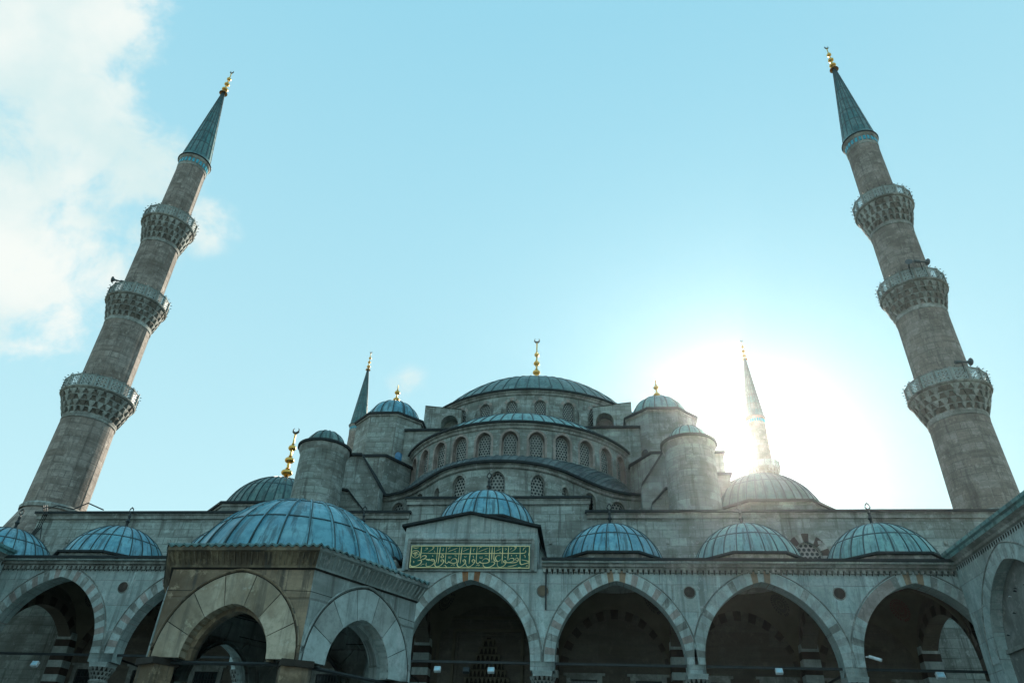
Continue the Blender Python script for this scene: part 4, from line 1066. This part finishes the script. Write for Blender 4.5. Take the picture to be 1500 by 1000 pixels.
def ribbon(P, w, lift=0.0):
    # Catmull-Rom
    Q = []
    n = len(P)
    for i in range(n-1):
        p0, p1, p2, p3 = P[max(0, i-1)], P[i], P[i+1], P[min(n-1, i+2)]
        for k in range(5):
            t = k/5; Q.append(tuple(.5*((2*p1[j])+(-p0[j]+p2[j])*t+(2*p0[j]-5*p1[j]+4*p2[j]-p3[j])*t*t+(-p0[j]+3*p1[j]-3*p2[j]+p3[j])*t**3) for j in (0, 1)))
    Q.append(P[-1]); K_ = len(Q)
    E = []
    for i, q in enumerate(Q):
        a, b = Q[max(0, i-1)], Q[min(K_-1, i+1)]; dx, dy = b[0]-a[0], b[1]-a[1]; l = sqrt(dx*dx+dy*dy) or 1
        # broad-nib pen: thick on one diagonal, thin on the other
        ww = .84*w*(.36+.22*abs(dx*.55+dy*.83)/l)*min(1, .35+2.2*min(i, K_-1-i)/K_)
        E.append(((q[0]-dy/l*ww, q[1]+dx/l*ww), (q[0]+dy/l*ww, q[1]-dx/l*ww)))
    for a, b in zip(E[:-1], E[1:]):
        mb.f([panel_pt(*a[0], .006+lift), panel_pt(*b[0], .006+lift), panel_pt(*b[1], .006+lift), panel_pt(*a[1], .006+lift)])
for i, (P, w) in enumerate(ST): ribbon(P, w, i*.00012)
for x, y in DOTS:
    mb.f([panel_pt(x-13, y, .02), panel_pt(x, y-13, .02), panel_pt(x+13, y, .02), panel_pt(x, y+13, .02)])
# round calligraphic seal
rs = random.Random(3)
for k in range(24):
    a0, a1 = 2*pi*k/24, 2*pi*(k+1)/24
    mb.f([panel_pt(270+r*cos(a), 380+r*sin(a), .014) for r, a in ((88, a0), (98, a0), (98, a1), (88, a1))])
for k in range(13):
    a = rs.uniform(0, 6.28); r = rs.uniform(10, 62); x, y = 270+r*cos(a), 380+r*sin(a)
    ribbon([(x-24, y+rs.uniform(-12, 12)), (x-6, y+rs.uniform(-16, 16)), (x+8, y+rs.uniform(-14, 14)), (x+24, y+rs.uniform(-16, 16))], 11, .015+k*.0002)
mb.build('gilt_lettering', insc)

# ------------------------------------------------------------------ side arcades of the courtyard
def side_arcade(xf, sgn, name, label, y_end, centers, blind):
    """front face on plane x = xf facing the court; sgn = +1 when the body lies towards +x"""
    root = thing(name, (xf, 20, 0), label, 'arcade')
    T = .7
    mps = lambda u, z, d: (xf+sgn*d, -u, z)      # u = -y
    mb = MB(['marble', 'trim', 'edge', 'lead_teal', 'grime_shade'])
    ua, ub = -YP+.1, -y_end
    ops_ = [(-c, 2.68, 0.35, 7.15, 3.2) for c in centers]
    wall_open(mb, ua, ub, .0, 11.15, ops_, mps, 0, 0, T, 1.2, n=14, back=True)
    # corbel course with a row of small scallops, eave and sloping lead roof
    def course(d0, d1, z0, z1, m_):
        mb.f([mps(ua, z0, -d0), mps(ub, z0, -d0), mps(ub, z1, -d1), mps(ua, z1, -d1)], m_)
    course(0, .10, 11.15, 11.2, 1); course(.10, .12, 11.2, 11.3, 1); course(.12, .3, 11.3, 11.42, 1); course(.3, .32, 11.42, 11.55, 3); course(.32, .42, 11.55, 11.6, 3); course(.42, .44, 11.6, 11.72, 3)
    course(.44, -2.0, 11.72, 12.2, 3); course(-2.0, -7.0, 12.2, 12.3, 3)
    mb.f([mps(ua, 0, 0), mps(ua, 11.15, 0), mps(ua, 11.15, T), mps(ua, 0, T)], 0)
    u = ua+.1
    while u < ub:
        mb.f([mps(u, 11.13, -.008), mps(u+.12, 11.13, -.008), mps(u+.105, 10.99, -.008), mps(u+.06, 10.94, -.008), mps(u+.015, 10.99, -.008)], 4)  # near-black scallop shape, drawn flat
        P = mps(u+.15, 11.0, -.05)
        u += .19
    w_ = mb.build('arcade_wall', root)
    for c in centers:
        r = MB(['marble_pale', 'trim', 'marble']); ring(r, -c, 2.68, 7.15, 3.2, .5, mps, .03, T, 37, (0, 2)); 
        Pm = archy(2.68+.56, 3.2+.62, 24); r.tube([mps(-c+x, 7.15+y, -.015) for x, y in Pm], .035, 1, 4)
        r.build('arch_ring', w_)
    back = MB(['wall_in', 'panel', 'lead_teal']); xb = xf+sgn*6.8
    back.f([(xb, YP, 0), (xb, y_end, 0), (xb, y_end, 12.2), (xb, YP, 12.2)], 0)
    back.f([(xf+sgn*T, YP, 11.1), (xb, YP, 11.1), (xb, y_end, 11.1), (xf+sgn*T, y_end, 11.1)], 0)
    xe = 17.01 if sgn > 0 else -29.41
    back.f([(xe, YP+.05, 0), (xb, YP+.05, 0), (xb, YP+.05, 12.2), (xe, YP+.05, 12.2)], 0)
    back.build('rear_wall', root)
    for c in centers[1:]:
        dm = dome(root, xf+sgn*3.6, c, 2.6, 12.1, 2.0, 'lead_blue', 26, (.34,), 'dome', .03, .035, 60)
    if blind:
        pn = MB(['panel', 'trim', 'white', 'iron']); c = centers[0]; xp = xf+sgn*.42
        pn.f([(xp, c+2.68, .3), (xp, c-2.68, .3), (xp, c-2.68, 10.4), (xp, c+2.68, 10.4)], 0)
        pn.box((xp-sgn*.10 if sgn > 0 else xp, c-2.66, 7.45), (xp if sgn > 0 else xp+.1, c+2.66, 7.6), 1)
        pb = pn.build('blind_panel', root, 'flat grey infill of the nearest arch, dotted with small metal studs')
        rs = random.Random(11)
        for k in range(26):
            y = c+rs.uniform(-2.1, 2.2); z = rs.choice((8.0, 8.35, 8.7, 9.0, 9.3, 9.6))+rs.uniform(-.12, .12)
            if k > 20: z = rs.uniform(6.6, 7.3)
            s_ = rs.choice((.022, .03, .04)); q = MB(['iron' if k % 3 else 'white'])
            q.tube([(xp-sgn*.001, y, z), (xp-sgn*.07, y, z+.02), (xp-sgn*.11, y, z)], [s_*.6, s_, s_*.5], 0, 8); q.build('stud', pb)
    return root
side_arcade(15.72, 1, 'side_arcade', 'right hand court arcade of pale teal marble running towards the viewer, with studded blind arch', -18, [28.75, 22.2, 15.6, 9.0, 2.4, -4.2, -10.8], True)
side_arcade(-28.72, -1, 'side_arcade', 'left hand court arcade, only the tip of its eave in view beside the leftmost arch', -18, [28.75, 22.2, 15.6, 9.0, 2.4, -4.2, -10.8], False)

# ------------------------------------------------------------------ fountain pavilion
FO = Vector((-5.93, 14.09)); FR = 2.56; FROT = radians(-60.5)
fnt = thing('fountain_pavilion', (FO.x, FO.y, 0), 'stained hexagonal marble fountain pavilion with pale blue lead dome in the foreground', 'fountain')
def FV(r, k): a = FROT+k*pi/3; return (FO.x+r*cos(a), FO.y+r*sin(a))
SPF, RIF, HWF = 3.55, .86, .74
for k in range(6):
    p0, p1 = FV(FR, k-1), FV(FR, k)
    dx, dy = p1[0]-p0[0], p1[1]-p0[1]; l_ = sqrt(dx*dx+dy*dy); dx /= l_; dy /= l_
    mpf = (lambda p0, dx, dy: lambda u, z, d: (p0[0]+dx*u-dy*d, p0[1]+dy*u+dx*d, z))(p0, dx, dy)
    warm_face = (k == 0)
    mb = MB(['fount' if warm_face else 'fount_grey', 'fount_ring' if warm_face else 'marble_pale', 'joint', 'grime_shade', 'fount_ring2' if warm_face else 'marble_mid'])
    c = l_/2
    tI = .42*.577
    # solid-walled face above the springing, with real arch opening
    wall_open(mb, 0, l_, SPF, 4.98, [(c, HWF, SPF, SPF, RIF)], mpf, 0, 0, .42, .4, n=12, back=False)
    ring(mb, c, HWF+.02, SPF, RIF+.02, .44, mpf, .008, .02, 16, (2,), t_rise=.48)
    ring(mb, c, HWF, SPF, RIF, .48, mpf, .02, .2, 7, (1, 4, 1), t_rise=.52, gap=.014)
    ring(mb, c, HWF-.08, SPF, RIF-.07, .085, lambda u, z, d: mpf(u, z, d+.2), .0, .2, 16, (0,), t_rise=.08)
    # thin raised hood moulding and a hairline joint course
    mb.tube([mpf(c+x, SPF+y, -.012) for x, y in archy(HWF+.52, RIF+.57, 20)], .022, 0, 5)
    mb.tube([mpf(c+x, SPF+y, -.02) for x, y in archy(HWF+.485, RIF+.53, 20)], .006, 2, 4)
    mb.tube([mpf(0, 4.62, .004), mpf(c-.52, 4.62, .004)], .009, 2, 4); mb.tube([mpf(c+.52, 4.64, .004), mpf(l_, 4.62, .004)], .009, 2, 4)
    mb.build('arch_face', fnt, 'brown stained marble arch face of the fountain' if warm_face else None)
    # impost, tie bar
    mb = MB(['iron', 'grime_shade']); mb.tube([mpf(.15, SPF-.05, .12), mpf(l_-.15, SPF-.05, .12)], .03, 0, 6); mb.build('tie_bar', fnt)
for k in range(6):
    x, y = FV(FR-.17, k)
    mb = MB(['fount' if k in (5, 4, 0) else 'fount_grey', 'grime_shade'])
    a = FROT+k*pi/3
    Mx = Matrix.Translation((x, y, 0)) @ Matrix.Rotation(a, 4, 'Z')
    mb.box((-.26, -.26, SPF-.1), (.215, .26, SPF-.002), 1, Mx)
    mb.box((-.20, -.24, SPF-.95), (.16, .24, SPF-.1), 0, Mx)
    mb.box((-.26, -.27, SPF-1.02), (.2, .27, SPF-.95), 1, Mx)
    mb.lathe(x, y, [(.28, 0), (.28, .2), (.2, .3), (.19, SPF-1.02)], 20, 0)
    mb.build('column', fnt)
# cornice: flutes, grime line and wavy lead eave
mb = MB(['fount_dirty', 'fount_grey', 'grime_shade', 'joint'])
for k in range(6):
    for (r0, z0, r1, z1, m_) in ((FR+.0, 4.975, FR+.05, 5.0, 3), (FR+.05, 5.0, FR+.06, 5.06, 0), (FR+.06, 5.06, FR+.17, 5.24, 0), (FR+.17, 5.24, FR+.21, 5.26, 0), (FR+.21, 5.26, FR+.21, 5.33, 0)):
        a, b, c_, d = FV(r0, k-1), FV(r0, k), FV(r1, k), FV(r1, k-1)
        mm = m_ if (m_ or k == 0 or k == 5) else 1
        mb.f([(*a, z0), (*b, z0), (*c_, z1), (*d, z1)], mm)
    # ribs of the fluted cavetto
    n = 26
    for j in range(n):
        t = (j+.5)/n
        a0 = Vector(FV(FR+.055, k-1)).lerp(Vector(FV(FR+.055, k)), t); a1 = Vector(FV(FR+.175, k-1)).lerp(Vector(FV(FR+.175, k)), t)
        mb.tube([(a0.x, a0.y, 5.05), ((a0.x+a1.x)/2, (a0.y+a1.y)/2, 5.13), (a1.x, a1.y, 5.24)], .019, 0 if k in (0, 5) else 1, 5)
mb.build('cornice', fnt)
mb = MB(['lead_green', 'edge'])
for k in range(6):
    n = 96
    A, B = Vector(FV(2.79, k-1)), Vector(FV(2.79, k)); A2, B2 = Vector(FV(2.70, k-1)), Vector(FV(2.70, k)); I0, I1 = Vector(FV(1.95, k-1)), Vector(FV(1.95, k))
    wv = lambda t: .022*cos(2*pi*t*19)
    for j in range(n):
        t0, t1 = j/n, (j+1)/n
        p0, p1, q0, q1, r0, r1 = A.lerp(B, t0), A.lerp(B, t1), A2.lerp(B2, t0), A2.lerp(B2, t1), I0.lerp(I1, t0), I0.lerp(I1, t1)
        z0, z1 = 5.36+wv(t0), 5.36+wv(t1)
        mb.f([(p0.x, p0.y, z0), (p1.x, p1.y, z1), (r1.x, r1.y, 5.56), (r0.x, r0.y, 5.56)], 0, None, True)
        mb.f([(p0.x, p0.y, z0-.035), (p1.x, p1.y, z1-.035), (p1.x, p1.y, z1), (p0.x, p0.y, z0)], 0, None, True)
        mb.f([(p0.x, p0.y, z0-.035), (p1.x, p1.y, z1-.035), (q1.x, q1.y, 5.335), (q0.x, q0.y, 5.335)], 1, None, True)
mb.f([(*FV(2.72, k), 5.333) for k in range(6)], 1)
mb.build('lead_eave', fnt)
pf = capprof(2.12, 5.42, 1.52, 20)
mb = MB(['lead_blue', 'seam']); mb.lathe(FO.x, FO.y, pf, 96, 0)
ribs(mb, FO.x, FO.y, pf, 26, .03, .03, 0, phase=.3, upto=.9); ribs(mb, FO.x, FO.y, pf, 26, .014, .036, 1, phase=.3+.035*26/6.28*.2, upto=.9)
for q in (.3, .62): ringseam(mb, FO.x, FO.y, pf, q, 1, 96, w=.012, h=.014)
mb.build('dome', fnt)
# inner core: ceiling and carved marble basin block
mb = MB(['grime_shade', 'fount_grey']); mb.f([(*FV(2.3, k), 4.97) for k in range(6)], 0); mb.build('ceiling', fnt)
mb = MB(['fount_grey', 'iron'])
mb.prism([FV(1.25, k) for k in range(6)], 0, 1.9, 0); mb.prism([FV(1.35, k) for k in range(6)], 1.9, 2.05, 0); mb.build('basin', fnt)
for k in range(6):
    p0, p1 = FV(2.2, k-1), FV(2.2, k)
    mb = MB(['iron'])
    for j in range(1, 14):
        t = j/14; x, y = p0[0]+(p1[0]-p0[0])*t, p0[1]+(p1[1]-p0[1])*t; mb.tube([(x, y, 0), (x, y, 2.4)], .012, 0, 5)
    for z in (.3, 1.3, 2.35): mb.tube([(*p0, z), (*p1, z)], .015, 0, 5)
    mb.build('railing', fnt)

# ------------------------------------------------------------------ lamps and cameras hung under the arcade
def flood(x, z, mat, label, y=YP+.12, s=.14):
    r = thing('floodlight', (x, y, z), label, 'floodlight', 'floodlights hung from the arcade tie rods')
    Mx = Matrix.Translation((x, y, z)) @ Matrix.Rotation(radians(-25), 4, 'X')
    mb = MB([mat]); mb.box((-s, -.06, -s*.75), (s, .08, s*.75), 0, Mx); mb.build('housing', r)
    mb = MB(['lens' if mat == 'white' else 'iron']); mb.box((-s*.82, -.075, -s*.6), (s*.82, -.062, s*.6), 0, Mx); mb.build('glass', r)
    mb = MB(['iron']); mb.tube([(x, y+.05, z+s*.5), (x, y+.2, SP-.02)], .015, 0, 5); mb.build('bracket', r)
flood(-6.63, 6.74, 'white', 'small white floodlight at left below the tie rod of the portal arch')
flood(-5.37, 6.72, 'iron', 'black floodlight below the tie rod in the middle of the portal arch')
flood(-4.3, 6.74, 'white', 'small white floodlight right of the black one in the portal arch')
flood(7.68, 6.92, 'white', 'small white floodlight in the arch under the sun glare')
flood(13.98, 6.88, 'white', 'small white floodlight in the last arch beside the right hand arcade', s=.16)
flood(-25.3, 6.62, 'white', 'small pale floodlight hanging in the leftmost arch', s=.15)
cm_ = thing('security_camera', (11.5, YP-.3, 7.35), 'white tube security camera on the left column of the last arch', 'camera')
mb = MB(['white']); mb.tube([(11.25, YP-.25, 7.48), (11.62, YP-.5, 7.3)], .065, 0, 10); mb.build('body', cm_)
mb = MB(['white']); mb.tube([(11.2, YP-.05, 7.5), (11.3, YP-.27, 7.46)], .03, 0, 6); mb.build('mount', cm_)
cb = MB(['iron'])
for k in range(3):
    dx = k*.12
    pts = [(-33.6+dx, 39.2, 16.6), (-33.3+dx, 39.15, 16.0), (-33.5+dx, 39.3, 15.2), (-33.9+dx, 39.3, 14.4), (-34.2+dx, 39.2, 13.2), (-34.1, 39.1, 12.0)]
    cb.tube(pts, .04, 0, 5)
cb.tube([(-33.2, 39.2, 15.5), (-32.7, 39.2, 13.8), (-32.4, 39.2, 12.4)], .025, 0, 5)
cb.tube([(-34, 39.8, 16.5), (-33, 39.6, 16.75), (-31.8, 39.6, 16.5), (-31, 39.6, 16.9), (-29.8, 39.6, 16.45)], .04, 0, 5)
o = cb.build('cable_bundle', None, 'loose black cables hanging down the left end of the front wall'); o['category'] = 'cable'

# ------------------------------------------------------------------ volume added for the glare veil round the sun
hm = bpy.data.materials.new('added glare veil'); hm.use_nodes = True; hm.node_tree.nodes.clear()
hn = NT(hm.node_tree); ho = hn.n('ShaderNodeOutputMaterial')
hv = hn.n('ShaderNodeVolumePrincipled', {'Color': (.93, .98, 1, 1), 'Density': .00011, 'Anisotropy': .9})
hm.node_tree.links.new(hv.outputs[0], ho.inputs['Volume'])
M['glare_haze'] = hm
hb = MB(['glare_haze']); hb.box((-705, -705, -1), (705, 905, 70)); ho_ = hb.build('glare_haze'); ho_['kind'] = 'stuff'
